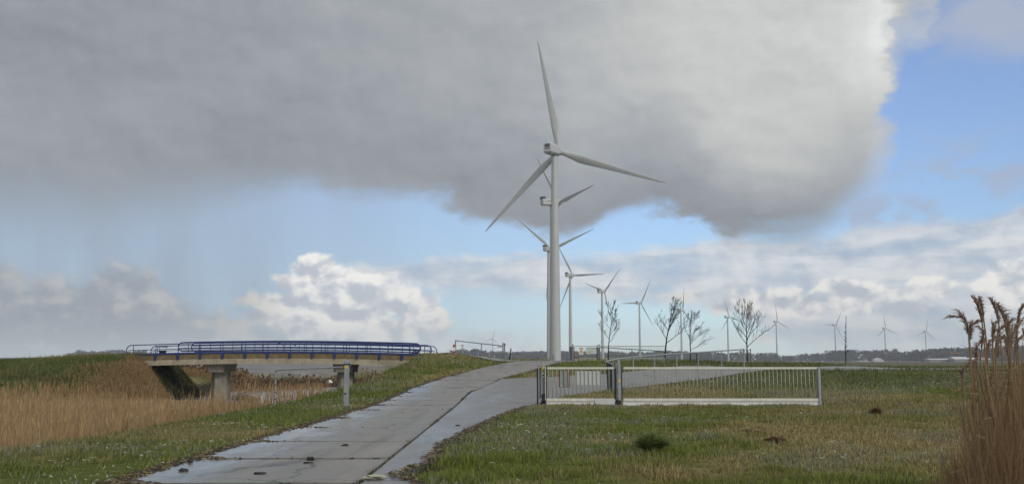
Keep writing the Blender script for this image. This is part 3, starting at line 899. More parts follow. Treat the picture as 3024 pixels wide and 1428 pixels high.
for (X, Y, psi, phi, lab, lod) in (
        (20.2, 490, 62.0, 84.0, 'wind turbine second in the row, tower half hidden behind the nearest tower', 0),
        (26.3, 699, 32.2, 71.0, 'wind turbine third in the row, just left of the nearest tower', 0),
        (54.3, 915, 41.3, 91.6, 'wind turbine fourth in the row, one blade pointing level to the right', 0),
        (104.0, 1134, 53.2, 49.4, 'wind turbine fifth in the row, behind the bare tree nearest the gate signs', 0),
        (176.4, 1361, 45.3, 31.7, 'wind turbine sixth in the row, one blade pointing level to the left', 1),
        (267.1, 1555, 62.0, 12.4, 'wind turbine seventh in the row, between two bare trees', 1),
        (394.6, 1802, 60.0, -14.0, 'wind turbine eighth in the row, just left of the staked tree', 1),
        (538.3, 2007, 60.0, -3.0, 'wind turbine ninth in the row, first to the right of the staked tree', 1),
        (723.1, 2207, 62.0, 34.0, 'wind turbine tenth in the row, left of the tall slender tree', 1),
        (915.0, 2420, 62.0, -4.0, 'wind turbine eleventh in the row, right of the tall slender tree', 1),
        (1118.0, 2666, 62.0, 14.0, 'last and smallest wind turbine at the right end of the row', 1),
        (-70.0, 3560, 20.0, 15.0, 'lone tiny wind turbine seen above the far bar gate at the left', 1)):
    turbine(X, Y, psi, phi, SET_STD, lab, False, lod)

# ================================================================== the bridge
BX, BY0, BY1 = -18.2, 76.9, 82.0                    # centre, near and far face
def deck_z(x):
    return 2.22 - 0.22 * ((x - BX) / 11.6) ** 2
bridge = thing('bridge', 'low concrete bridge with blue railings crossing the reedy canal', 'bridge', (BX, 79.5, 0))
def bl(x, y, z):
    return (x - BX, y - 79.5, z)
XL, XR_ = -29.6, -6.95
spans = [(XL, -23.2), (-23.2, -13.25), (-13.25, XR_)]
for (xa, xb) in spans:                                # edge girders, near and far
    for (ya, yb) in ((BY0, BY0 + 0.42), (BY1 - 0.42, BY1)):
        mb = MB()
        n = 10
        bot, top = [], []
        vs, fs = [], []
        for i in range(n + 1):
            x = xa + 0.012 + (xb - xa - 0.024) * i / n
            z = deck_z(x)
            vs += [bl(x, ya, z - 0.82), bl(x, yb, z - 0.82), bl(x, yb, z - 0.40), bl(x, ya, z - 0.40)]
        for i in range(n):
            for k in range(4):
                fs.append((i * 4 + k, i * 4 + (k + 1) % 4, (i + 1) * 4 + (k + 1) % 4, (i + 1) * 4 + k))
        fs += [(3, 2, 1, 0), tuple(n * 4 + k for k in range(4))]
        mb.add(vs, fs)
        mb.build('girder', MT['concrete'], bridge)
mb = MB(); vs, fs = [], []
n = 28
for i in range(n + 1):
    x = XL - 1.6 + (XR_ + 0.6 - XL + 1.6) * i / n
    z = deck_z(min(max(x, XL), XR_))
    vs += [bl(x, BY0 + 0.10, z - 0.62), bl(x, BY1 - 0.10, z - 0.62), bl(x, BY1 - 0.10, z - 0.03), bl(x, BY0 + 0.10, z - 0.03)]
for i in range(n):
    for k in range(4):
        fs.append((i * 4 + k, i * 4 + (k + 1) % 4, (i + 1) * 4 + (k + 1) % 4, (i + 1) * 4 + k))
fs += [(3, 2, 1, 0), tuple(n * 4 + k for k in range(4))]
MB().add(vs, fs).build('deck', MT['asphalt'], bridge)
# brown fascia boards between the brackets
POST_X = [PX(395 + 66.1 * i, 1030, BY0)[0] for i in range(14)]
brd = [POST_X[0] - 1.75 * 0.9] + POST_X + [POST_X[-1] + 0.55]
for (yf, yb) in ((BY0 - 0.03, BY0 + 0.06), (BY1 - 0.06, BY1 + 0.03)):
    for i in range(len(brd) - 1):
        xa, xb = brd[i] + 0.008, brd[i + 1] - 0.008
        za, zb = deck_z(max(xa, XL)), deck_z(min(xb, XR_))
        MB().hexa([bl(xa, yf, za - 0.385), bl(xb, yf, zb - 0.385), bl(xb, yb, zb - 0.385), bl(xa, yb, za - 0.385)],
                  [bl(xa, yf, za + 0.005), bl(xb, yf, zb + 0.005), bl(xb, yb, zb + 0.005), bl(xa, yb, za + 0.005)]).build('fascia_board', MT['fascia'], bridge)
# piers: rounded wall piers with a wider cap
for (px0, zb) in ((-23.3, -2.2), (-13.3, -2.2)):
    x0, x1, yp0, yp1 = px0 - 0.64, px0 + 0.60, 78.6, 80.4
    def oct_(w0, w1, y0, y1, z, ch):
        return [bl(w0 + ch, y0, z), bl(w1 - ch, y0, z), bl(w1, y0 + ch, z), bl(w1, y1 - ch, z), bl(w1 - ch, y1, z), bl(w0 + ch, y1, z), bl(w0, y1 - ch, z), bl(w0, y0 + ch, z)]
    zc = deck_z(px0) - 0.62
    pier = MB().hexa(oct_(x0 - 0.06, x1 + 0.06, yp0 - 0.06, yp1 + 0.06, zb, 0.40), oct_(x0 + 0.02, x1 - 0.02, yp0, yp1, zc - 0.83, 0.38)).build('pier', MT['pier'], bridge)
    MB().hexa(oct_(x0 - 0.06, x1 + 0.06, yp0 - 0.9, yp1 + 0.9, zc - 0.825, 0.22), oct_(x0 - 0.14, x1 + 0.14, BY0 + 0.45, BY1 - 0.45, zc - 0.01, 0.08)).build('pier_cap', MT['pier'], pier)
for x_, s_ in ((XL - 0.4, 1), (XR_ + 0.2, -1)):
    MB().box(*(x_ - BX - 0.5, x_ - BX + 0.5), BY0 - 79.5 + 0.05, BY1 - 79.5 - 0.05, -0.5, deck_z(XL) - 0.84).build('abutment', MT['pier'], bridge)

def stadium(x0, x1, y, zb, zt, arch):
    """closed loop: top rail, half round ends, bottom rail; arch gives the deck line"""
    r_ = (zt - zb) / 2
    pts = []
    n = 26
    for i in range(n + 1):
        x = x0 + (x1 - x0) * i / n
        pts.append(bl(x, y, arch(x) + zt))
    for k in range(1, 12):
        a = math.pi / 2 - math.pi * k / 12
        pts.append(bl(x1 + r_ * math.cos(a), y, arch(x1) + (zb + zt) / 2 + r_ * math.sin(a)))
    for i in range(n + 1):
        x = x1 + (x0 - x1) * i / n
        pts.append(bl(x, y, arch(x) + zb))
    for k in range(1, 12):
        a = -math.pi / 2 - math.pi * k / 12
        pts.append(bl(x0 + r_ * math.cos(a), y, arch(x0) + (zb + zt) / 2 + r_ * math.sin(a)))
    pts.append(pts[0])
    return pts
def straight(x0, x1, y, h, arch, n=26):
    return [bl(x0 + (x1 - x0) * i / n, y, arch(x0 + (x1 - x0) * i / n) + h) for i in range(n + 1)]
def railing(y, x0, x1, posts, zb, zt, mids, tube_r, post_r, z_post, bracket, lift=0.0):
    arch = lambda x: deck_z(min(max(x, XL), XR_)) + lift
    mb_ = MB(); mb_.tube(stadium(x0, x1, y, zb, zt, arch), tube_r, 8, cap=False)
    ra = mb_.build('railing', MT['blue'], bridge, smooth_=True)
    for h_ in mids:
        MB().tube(straight(x0 - 0.25, x1 + 0.25, y, h_, arch), tube_r * 0.72, 6).build('rail', MT['blue'], ra, smooth_=True)
    for x in posts:
        z = arch(x)
        MB().tube([bl(x, y, z + z_post), bl(x, y, z + zt)], post_r, 6).build('post', MT['blue'], ra)
        if bracket:
            yb_ = y - 0.02 if y < 79 else y + 0.02
            MB().hexa([bl(x - 0.055, yb_ - 0.09, z - 0.40), bl(x + 0.055, yb_ - 0.09, z - 0.40), bl(x + 0.055, yb_ + 0.04, z - 0.40), bl(x - 0.055, yb_ + 0.04, z - 0.40)],
                      [bl(x - 0.11, yb_ - 0.09, z + 0.06), bl(x + 0.11, yb_ - 0.09, z + 0.06), bl(x + 0.11, yb_ + 0.04, z + 0.06), bl(x - 0.11, yb_ + 0.04, z + 0.06)]).build('bracket', MT['blue'], ra)
    return ra
xa0, xa1 = POST_X[0] - 0.15, POST_X[-1] + 0.15
r_near = railing(BY0 - 0.06, xa0, xa1, POST_X, 0.02, 0.80, [0.40], 0.036, 0.030, -0.02, True)
r_far = railing(BY1 + 0.06, xa0, xa1, POST_X, 0.02, 0.80, [0.40], 0.036, 0.030, -0.02, True)
in0, in1 = PX(540, 1020, 78.2)[0], PX(1228, 1020, 78.2)[0]
in_posts = [in0 + 0.45 + (in1 - in0 - 0.9) * i / 10 for i in range(11)]
r_in = railing(78.2, in0, in1, in_posts, 0.24, 0.94, [0.48, 0.70], 0.045, 0.026, -0.02, False)
r_in2 = railing(80.8, in0 + 0.2, in1 - 0.2, [p + 0.02 for p in in_posts], 0.24, 0.94, [0.48, 0.70], 0.045, 0.026, -0.02, False)
for (y_, par) in ((78.2, r_in), (80.8, r_in2)):       # low blue guard beam under the inner railings
    mb = MB(); vs, fs = [], []
    n = 24
    for i in range(n + 1):
        x = in0 - 1.9 + (in1 - in0 + 3.2) * i / n
        z = deck_z(min(max(x, XL), XR_))
        vs += [bl(x, y_ - 0.05, z - 0.02), bl(x, y_ + 0.05, z - 0.02), bl(x, y_ + 0.05, z + 0.15), bl(x, y_ - 0.05, z + 0.15)]
    for i in range(n):
        for k in range(4):
            fs.append((i * 4 + k, i * 4 + (k + 1) % 4, (i + 1) * 4 + (k + 1) % 4, (i + 1) * 4 + k))
    fs += [(3, 2, 1, 0), tuple(n * 4 + k for k in range(4))]
    MB().add(vs, fs).build('guard_beam', MT['blue'], par)
for (px_, py_) in ((826, 1012), (872, 1017)):
    p = PX(px_, py_, 80.8)
    q = bl(p.x, 80.74, p.z)
    MB().box(q[0] - 0.07, q[0] + 0.07, q[1] - 0.06, q[1] + 0.06, q[2] - 0.09, q[2] + 0.09).build('junction_box', MT['navy'], r_in2, bevel=0.015)

# litter bin with a hood, on the deck at the left
bp_ = PX(480, 1046, 78.9)
bin_ = thing('litter_bin', 'dark litter bin with a small hood standing on the left end of the bridge', 'bin', (bp_.x, 78.9, deck_z(bp_.x) - 0.03))
MB().lathe([(0.19, 0.0), (0.20, 0.06), (0.29, 0.36), (0.31, 0.40), (0.27, 0.40), (0.24, 0.34)], 14).build('bin_body', MT['black'], bin_)
MB().box(-0.32, 0.32, -0.28, 0.28, 0.66, 0.72).build('hood', MT['mesh_dark'], bin_, bevel=0.02)
for sx in (-1, 1):
    MB().tube([(sx * 0.27, 0, 0.05), (sx * 0.27, 0, 0.67)], 0.018, 6).build('hood_post', MT['mesh_dark'], bin_)

# ================================================================== sliding gates
BAR = MB().tube([(0, 0, 0.26), (0, 0, 1.33)], 0.0135, 8).mesh('bar', MT['bar'], smooth_=True)
def sliding_gate(name, loc, label, segs, mid_x, end_x, rack, group, far=False):
    """segs: list of (x0, x1) leaf frames; posts at x=0, mid_x and end_x"""
    g = thing(name, label, 'gate', loc, 0, group)
    Mr = MT['cream'] if not far else MT['bar']
    for (xa, xb) in segs:
        tr = MB().box(xa, xb, -0.035, 0.035, 1.325, 1.385).build('top_rail', Mr, g, bevel=0.008)
        if rack:
            mb_ = MB()
            x = xa + 0.04
            while x < xb - 0.04:
                mb_.hexa([(x, -0.025, 1.384), (x + 0.05, -0.025, 1.384), (x + 0.05, 0.025, 1.384), (x, 0.025, 1.384)],
                         [(x + 0.014, -0.025, 1.412), (x + 0.036, -0.025, 1.412), (x + 0.036, 0.025, 1.412), (x + 0.014, 0.025, 1.412)])
                x += 0.075
            mb_.build('toothed_rack', Mr, tr)
        # bottom beam: C profile with a stepped face
        bb = MB().box(xa - 0.02, xb + 0.02, -0.07, 0.07, 0.165, 0.275).build('bottom_beam', Mr, g, bevel=0.012)
        MB().box(xa - 0.02, xb + 0.02, -0.045, 0.06, 0.02, 0.150).build('skirt', MT['white'] if not far else MT['panel'], bb, bevel=0.006)
        MB().box(xa, xb, -0.03, 0.05, 0.149, 0.168).build('shadow_line', MT['mesh_dark'], bb)  # dark strip standing in for the shadow line between beam and skirt
        n_ = int(round((xb - xa - 0.12) / 0.1459))
        for i in range(n_ + 1):
            place('bar', BAR, g, (xa + 0.06 + (xb - xa - 0.12) * i / n_, 0, 0))
    return g
GZ0 = -0.02
gate = sliding_gate('sliding_gate', (0.95, 36.0, GZ0), 'long cream sliding gate with upright bars standing open on the near lawn', [(0.315, 2.78), (3.09, 10.20)], 2.93, 10.24, True, 'sliding gates')
def gx_(px): return (px - PCX) / FPX * 36.0 - 0.95
def gz_(py): return EYE - (py - HORIZON) / FPX * 36.0 - GZ0
def gbox(p0, p1, q0, q1, y0, y1, name, mat, parent=gate, bevel=0.0):
    return MB().box(gx_(p0), gx_(p1), y0, y1, gz_(q1), gz_(q0)).build(name, MT[mat], parent, bevel=bevel)
# closing post with rubber edges and roller carriage
pt = gbox(1599, 1608.5, 1068, 1193, 0.09, 0.22, 'portal_post', 'bar', bevel=0.01)
gbox(1600, 1607.5, 1083, 1090, 0.08, 0.09, 'sticker', 'yellow', pt)
gbox(1600, 1607, 1101, 1112, 0.05, 0.09, 'light_barrier', 'white', pt)
gbox(1601, 1606, 1103.5, 1109, 0.04, 0.05, 'lens', 'black', pt)
gbox(1584.5, 1588.8, 1086, 1192, -0.06, 0.06, 'safety_edge', 'black', bevel=0.012)
gbox(1589, 1592, 1082, 1193, -0.05, 0.07, 'end_channel', 'galv')
gbox(1592.4, 1596, 1083.5, 1175, -0.04, 0.08, 'safety_edge', 'navy', bevel=0.012)
gbox(1609, 1611, 1082, 1174, -0.06, 0.04, 'end_channel', 'cream')
gbox(1611.3, 1614, 1083, 1174, -0.07, 0.05, 'safety_edge', 'black', bevel=0.012)
MB().tube([(gx_(1591), 0.01, gz_(1082)), (gx_(1588), 0.0, gz_(1079.4)), (gx_(1585.5), 0.0, gz_(1079.5))], 0.02, 6).build('catch_hook', MT['galv_dark'], gate)
for q in (1166, 1181, 1188):
    MB().lathe([(0.075, -0.06), (0.085, -0.03), (0.085, 0.03), (0.075, 0.06)], 14, axis='y', at=(gx_(1603.5), 0.02, gz_(q))).build('roller', MT['black'], gate)
# guide portal between the two leaves
gp = gbox(1820, 1827.5, 1061, 1178, -0.19, -0.08, 'guide_post', 'galv', bevel=0.01)
gbox(1820.3, 1827.2, 1118, 1126.5, -0.2, -0.19, 'sticker', 'yellow', gp)
gbox(1811.5, 1815, 1085, 1176.5, -0.09, 0.07, 'safety_edge', 'black', bevel=0.012)
gbox(1815.6, 1818, 1083.5, 1177, -0.08, 0.07, 'end_channel', 'galv')
gbox(1828.4, 1830.6, 1083.5, 1177, -0.08, 0.07, 'end_channel', 'galv')
gbox(1831, 1834, 1085, 1176.5, -0.09, 0.07, 'safety_edge', 'black', bevel=0.012)
gbox(1813, 1829, 1177.5, 1190, -0.1, 0.1, 'roller_carriage', 'black', bevel=0.02)
gbox(1753, 1811, 1173, 1190.5, -0.10, -0.073, 'splice_plate', 'panel', bevel=0.006)
# end post: galvanised U channel with a black stop behind
ep = gbox(2405.5, 2413, 1084, 1194, -0.10, 0.10, 'end_post', 'galv', bevel=0.008)
gbox(2413.2, 2416.5, 1086, 1194, -0.03, 0.10, 'rubber_stop', 'mesh_dark', ep)
# the boards hanging on the gate
sb_ = thing('road_sign', 'grey back of a board with dark red side edges hung on the near gate', 'sign', (0.95, 36.0, GZ0))
gbox(1654, 1666.2, 1094, 1140, 0.055, 0.075, 'panel', 'panel_grey', sb_)
gbox(1667, 1677.5, 1094, 1140, 0.055, 0.075, 'panel', 'panel_grey', sb_)
gbox(1649.8, 1652.6, 1092.5, 1141, 0.04, 0.085, 'red_edge', 'red', sb_, 0.005)
gbox(1678.8, 1681.4, 1092.5, 1141, 0.04, 0.085, 'red_edge', 'red', sb_, 0.005)
gbox(1653, 1678.5, 1139.8, 1141.2, 0.04, 0.085, 'red_edge', 'red', sb_)
gbox(1664.6, 1666.4, 1092, 1142, 0.03, 0.055, 'clamp_rail', 'galv', sb_)
gbox(1655, 1658.5, 1134.5, 1138, 0.03, 0.053, 'small_label', 'white', sb_)
ib_ = thing('blank_board', 'plain pale rectangular board hung on the bars of the near gate', 'board', (0.95, 36.0, GZ0))
gbox(1697, 1771, 1094, 1135, 0.04, 0.055, 'panel', 'panel', ib_, 0.004)
gbox(1698, 1770, 1100, 1102, 0.056, 0.075, 'clamp_rail', 'galv', ib_)
gbox(1698, 1770, 1126, 1128, 0.056, 0.075, 'clamp_rail', 'galv', ib_)

# the same kind of gate further off, with signs
FY = 91.0
fz = 1.60
fg = sliding_gate('sliding_gate', (5.31, FY, fz), 'distant grey sliding gate with a warning sign near the foot of the towers', [(0.42, 2.52), (2.86, 8.76)], 2.7, 8.8, False, 'sliding gates', True)
def fx_(px): return (px - PCX) / FPX * FY - 5.31
def fzz(py): return EYE - (py - HORIZON) / FPX * FY - fz
def fbox(p0, p1, q0, q1, y0, y1, name, mat, parent=fg, bevel=0.0):
    return MB().box(fx_(p0), fx_(p1), y0, y1, fzz(q1), fzz(q0)).build(name, MT[mat], parent, bevel=bevel)
fbox(1681, 1683.3, 1023.5, 1065.5, -0.06, 0.06, 'safety_edge', 'black')
fbox(1683.5, 1686, 1022.5, 1065.5, -0.06, 0.06, 'end_channel', 'galv_dark')
fbox(1686.2, 1688, 1023.5, 1065.5, -0.06, 0.06, 'safety_edge', 'black')
fbox(1688.5, 1692.2, 1016, 1066, -0.16, -0.05, 'portal_post', 'galv_dark')
fbox(1693.2, 1695.2, 1024, 1065, -0.06, 0.06, 'safety_edge', 'red')
fbox(1762.6, 1765.3, 1017.5, 1066, -0.14, 0.04, 'guide_post', 'galv_dark')
fbox(1768, 1770.6, 1017.5, 1066, -0.14, 0.04, 'guide_post', 'galv_dark')
fbox(1762.6, 1770.6, 1017.5, 1019.5, 0.045, 0.10, 'guide_head', 'galv_dark')
fbox(1760.4, 1762.3, 1024, 1065, -0.06, 0.06, 'safety_edge', 'black')
fbox(1765.5, 1767.9, 1026, 1065, -0.05, 0.05, 'end_channel', 'galv_dark')
fbox(1695, 1709, 1054, 1056.4, -0.10, -0.04, 'drop_bolt', 'black')
ws = thing('warning_sign', 'small white warning sign with an orange triangle on the distant gate', 'sign', (5.31, FY, fz))
fbox(1708.8, 1721.4, 1027, 1046.5, -0.07, -0.05, 'panel', 'white', ws)
fbox(1709.2, 1721.0, 1027.4, 1029.6, -0.078, -0.07, 'red_band', 'red', ws)
mb = MB()
mb.hexa([(fx_(1709.6), -0.078, fzz(1040)), (fx_(1720.8), -0.078, fzz(1040)), (fx_(1715.2), -0.078, fzz(1031))],
        [(fx_(1709.6), -0.07, fzz(1040)), (fx_(1720.8), -0.07, fzz(1040)), (fx_(1715.2), -0.07, fzz(1031))])
mb.build('triangle', MT['orange'], ws)
MB().box(fx_(1714.7), fx_(1715.7), -0.083, -0.078, fzz(1037), fzz(1033.8)).build('mark', MT['black'], ws)
fbox(1710.5, 1720.0, 1042.4, 1043.2, -0.076, -0.07, 'text_line', 'panel_grey', ws)
fbox(1710.5, 1718.0, 1044.2, 1045.0, -0.076, -0.07, 'text_line', 'panel_grey', ws)
ib2 = thing('information_board', 'grey information board beside the orange triangle sign on the distant gate', 'board', (5.31, FY, fz))
fbox(1729.5, 1760.2, 1027, 1044.5, -0.07, -0.05, 'panel', 'panel', ib2)
fbox(1729.5, 1760.2, 1026.4, 1028.6, -0.078, -0.07, 'top_band', 'panel_grey', ib2)
fbox(1735, 1743.5, 1037.6, 1039.6, -0.076, -0.07, 'text_line', 'panel_grey', ib2)

# ================================================================== bar gates and posts
def P3(px, py, d): return PX(px, py, d)
# left: swung-open boom with a heavy post
D1 = 35.2
pb = P3(1021.5, 1197, D1)
sw = thing('bar_gate', 'single-bar steel gate swung open over the left verge, with one heavy post', 'gate', (pb.x, D1, 0))
def L1(px, py, d=D1):
    p = PX(px, py, d); return (p.x - pb.x, p.y - D1, p.z)
post = MB().box(-0.085, 0.085, -0.08, 0.08, H1(pb.x, D1) - 0.1, L1(0, 1063)[2]).build('post', MT['galv'], sw, bevel=0.015)
MB().box(-0.115, 0.115, -0.105, 0.105, L1(0, 1075.5)[2], L1(0, 1073)[2]).build('collar', MT['black'], post)
MB().box(-0.06, 0.05, -0.096, -0.091, L1(0, 1087)[2], L1(0, 1079)[2]).build('sticker', MT['yellow'], post)
MB().lathe([(0.035, -0.095), (0.035, -0.089)], 12, axis='y', at=(-0.02, 0, L1(0, 1161)[2])).build('lock_hole', MT['black'], post)
MB().tube([(0.07, -0.05, L1(0, 1190)[2]), (0.22, -0.12, L1(0, 1198)[2])], 0.02, 6).build('foot_brace', MT['galv'], post)
MB().box(0.10, 0.16, -0.05, 0.05, L1(0, 1074)[2], L1(0, 1067)[2]).build('hinge_lug', MT['galv'], post, bevel=0.01)
D1b = 36.2
MB().tube([(-0.10, 0.0, L1(0, 1083)[2]), L1(818, 1090.5, D1b)], 0.028, 8).build('bar', MT['galv'], sw)
q = L1(815, 1086, D1b)
dp = MB().tube([(q[0], q[1], H1(q[0] + pb.x, D1b) - 0.1), q], 0.026, 8).build('drop_post', MT['galv'], sw)
for k in range(6):
    z_ = L1(0, 1095.5 + 20.5 * k, D1b)[2]
    MB().lathe([(0.031, -0.02), (0.031, 0.02)], 10, at=(q[0], q[1], z_)).build('band', MT['mesh_dark'], dp)

# right: long bar gate swung open beside the branch road
sw2 = thing('bar_gate', 'long bar gate on thin uprights behind the near gate, with a dark hinge box', 'gate', (4.6, 48.0, 0))
def L2(px, py, d): p = PX(px, py, d); return (p.x - 4.6, d - 48.0, p.z)
knots = [(1790, 1066, 49.0), (1825, 1059, 50.0), (1870, 1053.7, 51.5), (1932, 1048, 53.6), (1998, 1043, 56), (2061, 1039.8, 58.2), (2130, 1035, 60.6), (2196, 1031, 63)]
MB().tube([L2(*k) for k in knots], 0.040, 8).build('bar', MT['galv'], sw2)
MB().tube([L2(1790, 1066, 49.0), L2(1793, 1069, 48.4), L2(1806, 1073.5, 48.0)], 0.036, 8).build('hinge_arm', MT['galv'], sw2)
for k in knots[1:]:
    p = L2(*k)
    g_ = H1(p[0] + 4.6, p[1] + 48.0)
    last = k is knots[-1]
    MB().tube([(p[0], p[1], g_ - 0.1), (p[0], p[1], p[2] + (0.06 if last else 0))], 0.055 if last else 0.036, 8).build('end_post' if last else 'upright', MT['galv'], sw2)
a_, b_ = L2(1790, 1068, 49.0), L2(1807, 1075, 48.2)
gz2 = H1(a_[0] + 4.6, 48.6)
MB().hexa([(a_[0] + 0.05, a_[1], gz2 - 0.1), (b_[0], b_[1], gz2 - 0.1), (b_[0], b_[1] + 0.06, gz2 - 0.1), (a_[0] + 0.05, a_[1] + 0.06, gz2 - 0.1)],
          [(a_[0], a_[1], a_[2]), (b_[0], b_[1], b_[2]), (b_[0], b_[1] + 0.06, b_[2]), (a_[0], a_[1] + 0.06, a_[2])]).build('hinge_box', MT['mesh_dark'], sw2)
for px_ in (1809.5, 1819):
    p = L2(px_, 1068, 48.3)
    MB().box(p[0] - 0.05, p[0] + 0.05, p[1] - 0.05, p[1] + 0.05, gz2 - 0.1, p[2]).build('hinge_post', MT['galv_dark'], sw2, bevel=0.01)
p = L2(2187.5, 1038, 62.6)
MB().box(p[0] - 0.09, p[0] + 0.09, p[1] - 0.01, p[1] + 0.01, p[2] - 0.07, p[2] + 0.07).build('plate', MT['panel_grey'], sw2)

# behind it: another bar from the distant gate to a double post
sw3 = thing('bar_gate', 'thin sloping bar gate between the distant gate and a dark double post', 'gate', (8, 88, 0))
def L3(px, py, d): p = PX(px, py, d); return (p.x - 8, d - 88, p.z)
MB().tube([L3(1772, 1024.5, 88.5), L3(2060, 1042.6, 71)], 0.034, 8).build('bar', MT['galv_dark'], sw3)
for (px_, py_, d_) in ((1866, 1030.5, 83.5), (1960, 1036.4, 77.5)):
    p = L3(px_, py_, d_); MB().tube([(p[0], p[1], H1(p[0] + 8, p[1] + 88) - 0.1), p], 0.03, 8).build('upright', MT['galv_dark'], sw3)
for px_ in (2057.5, 2062.5):
    p = L3(px_, 1038.5, 71); MB().box(p[0] - 0.04, p[0] + 0.04, p[1] - 0.05, p[1] + 0.05, H1(p[0] + 8, 71) - 0.1, p[2]).build('rest_post', MT['mesh_dark'], sw3, bevel=0.01)

# on the crest: bar gate with a striped marker
sw4 = thing('bar_gate', 'bar gate on the road crest right of the bridge, with a hanging plate', 'gate', (-2.5, 80, 0))
def L4(px, py, d): p = PX(px, py, d); return (p.x + 2.5, d - 80, p.z)
MB().tube([L4(1345, 1005, 81.5), L4(1484, 1020.5, 80)], 0.036, 8).build('bar', MT['galv_dark'], sw4)
for (px_, py_, d_, r_) in ((1345.3, 1003.5, 81.5, 0.045), (1421.5, 1013.5, 80.7, 0.034), (1485.2, 1012, 80, 0.05), (1489.8, 1012, 80, 0.05)):
    p = L4(px_, py_, d_); MB().tube([(p[0], p[1], H1(p[0] - 2.5, d_) - 0.1), p], r_, 8).build('post', MT['galv_dark'], sw4)
p, q = L4(1484.5, 1012.5, 80), L4(1490, 1014, 80)
MB().box(p[0], q[0], p[1] - 0.04, p[1] + 0.04, q[2], p[2]).build('post_head', MT['galv_dark'], sw4)
MB().lathe([(0.06, -0.04), (0.06, 0.05)], 10, axis='y', at=L4(1491.5, 1017, 79.95)).build('lock', MT['mesh_dark'], sw4)
p = L4(1475.3, 1023.2, 79.95)
MB().box(p[0] - 0.16, p[0] + 0.16, p[1] - 0.012, p[1] + 0.012, p[2] - 0.045, p[2] + 0.045).build('plate', MT['panel_grey'], sw4)
mk = PX(1341.5, 1030, 80.6)
mkt = thing('marker_board', 'narrow red and white hazard marker board left of the crest bar gate', 'sign', (mk.x, 80.6, 0))
zl, zh = H1(mk.x, 80.6) - 0.1, PX(0, 1015.5, 80.6).z
MB().tube([(0.09, 0.02, zl), (0.09, 0.02, zh + 0.05)], 0.025, 8).build('post', MT['galv_dark'], mkt)
MB().box(-0.11, 0.10, -0.01, 0.0, zl + 0.2, zh).build('board', MT['white'], mkt)
n_ = 4
for k in range(2):
    z0_ = zh - 0.20 - k * 0.52
    MB().hexa([(-0.11, -0.016, z0_ - 0.06), (0.10, -0.016, z0_), (0.10, -0.011, z0_), (-0.11, -0.011, z0_ - 0.06)],
              [(-0.11, -0.016, z0_ + 0.14), (0.10, -0.016, z0_ + 0.20), (0.10, -0.011, z0_ + 0.20), (-0.11, -0.011, z0_ + 0.14)]).build('stripe', MT['red'], mkt)
bo_ = PX(1504, 1060, 79)
bol = thing('bollard', 'slim black bollard leaning to the right on the road crest', 'bollard', (bo_.x, 79, H1(bo_.x, 79)))
t_ = PX(1509, 1029, 79)
MB().tube([(0, 0, -0.1), (t_.x - bo_.x, 0, t_.z - H1(bo_.x, 79))], [0.065, 0.05], 10).build('shaft', MT['black'], bol)
e0, e1 = PX(1509, 1029, 79), PX(1509.5, 1026.5, 79)
MB().tube([(e0.x - bo_.x, 0, e0.z - bol.location.z), (e1.x - bo_.x, 0, e1.z - bol.location.z)], [0.052, 0.05], 10).build('reflector_cap', MT['panel'], bol)

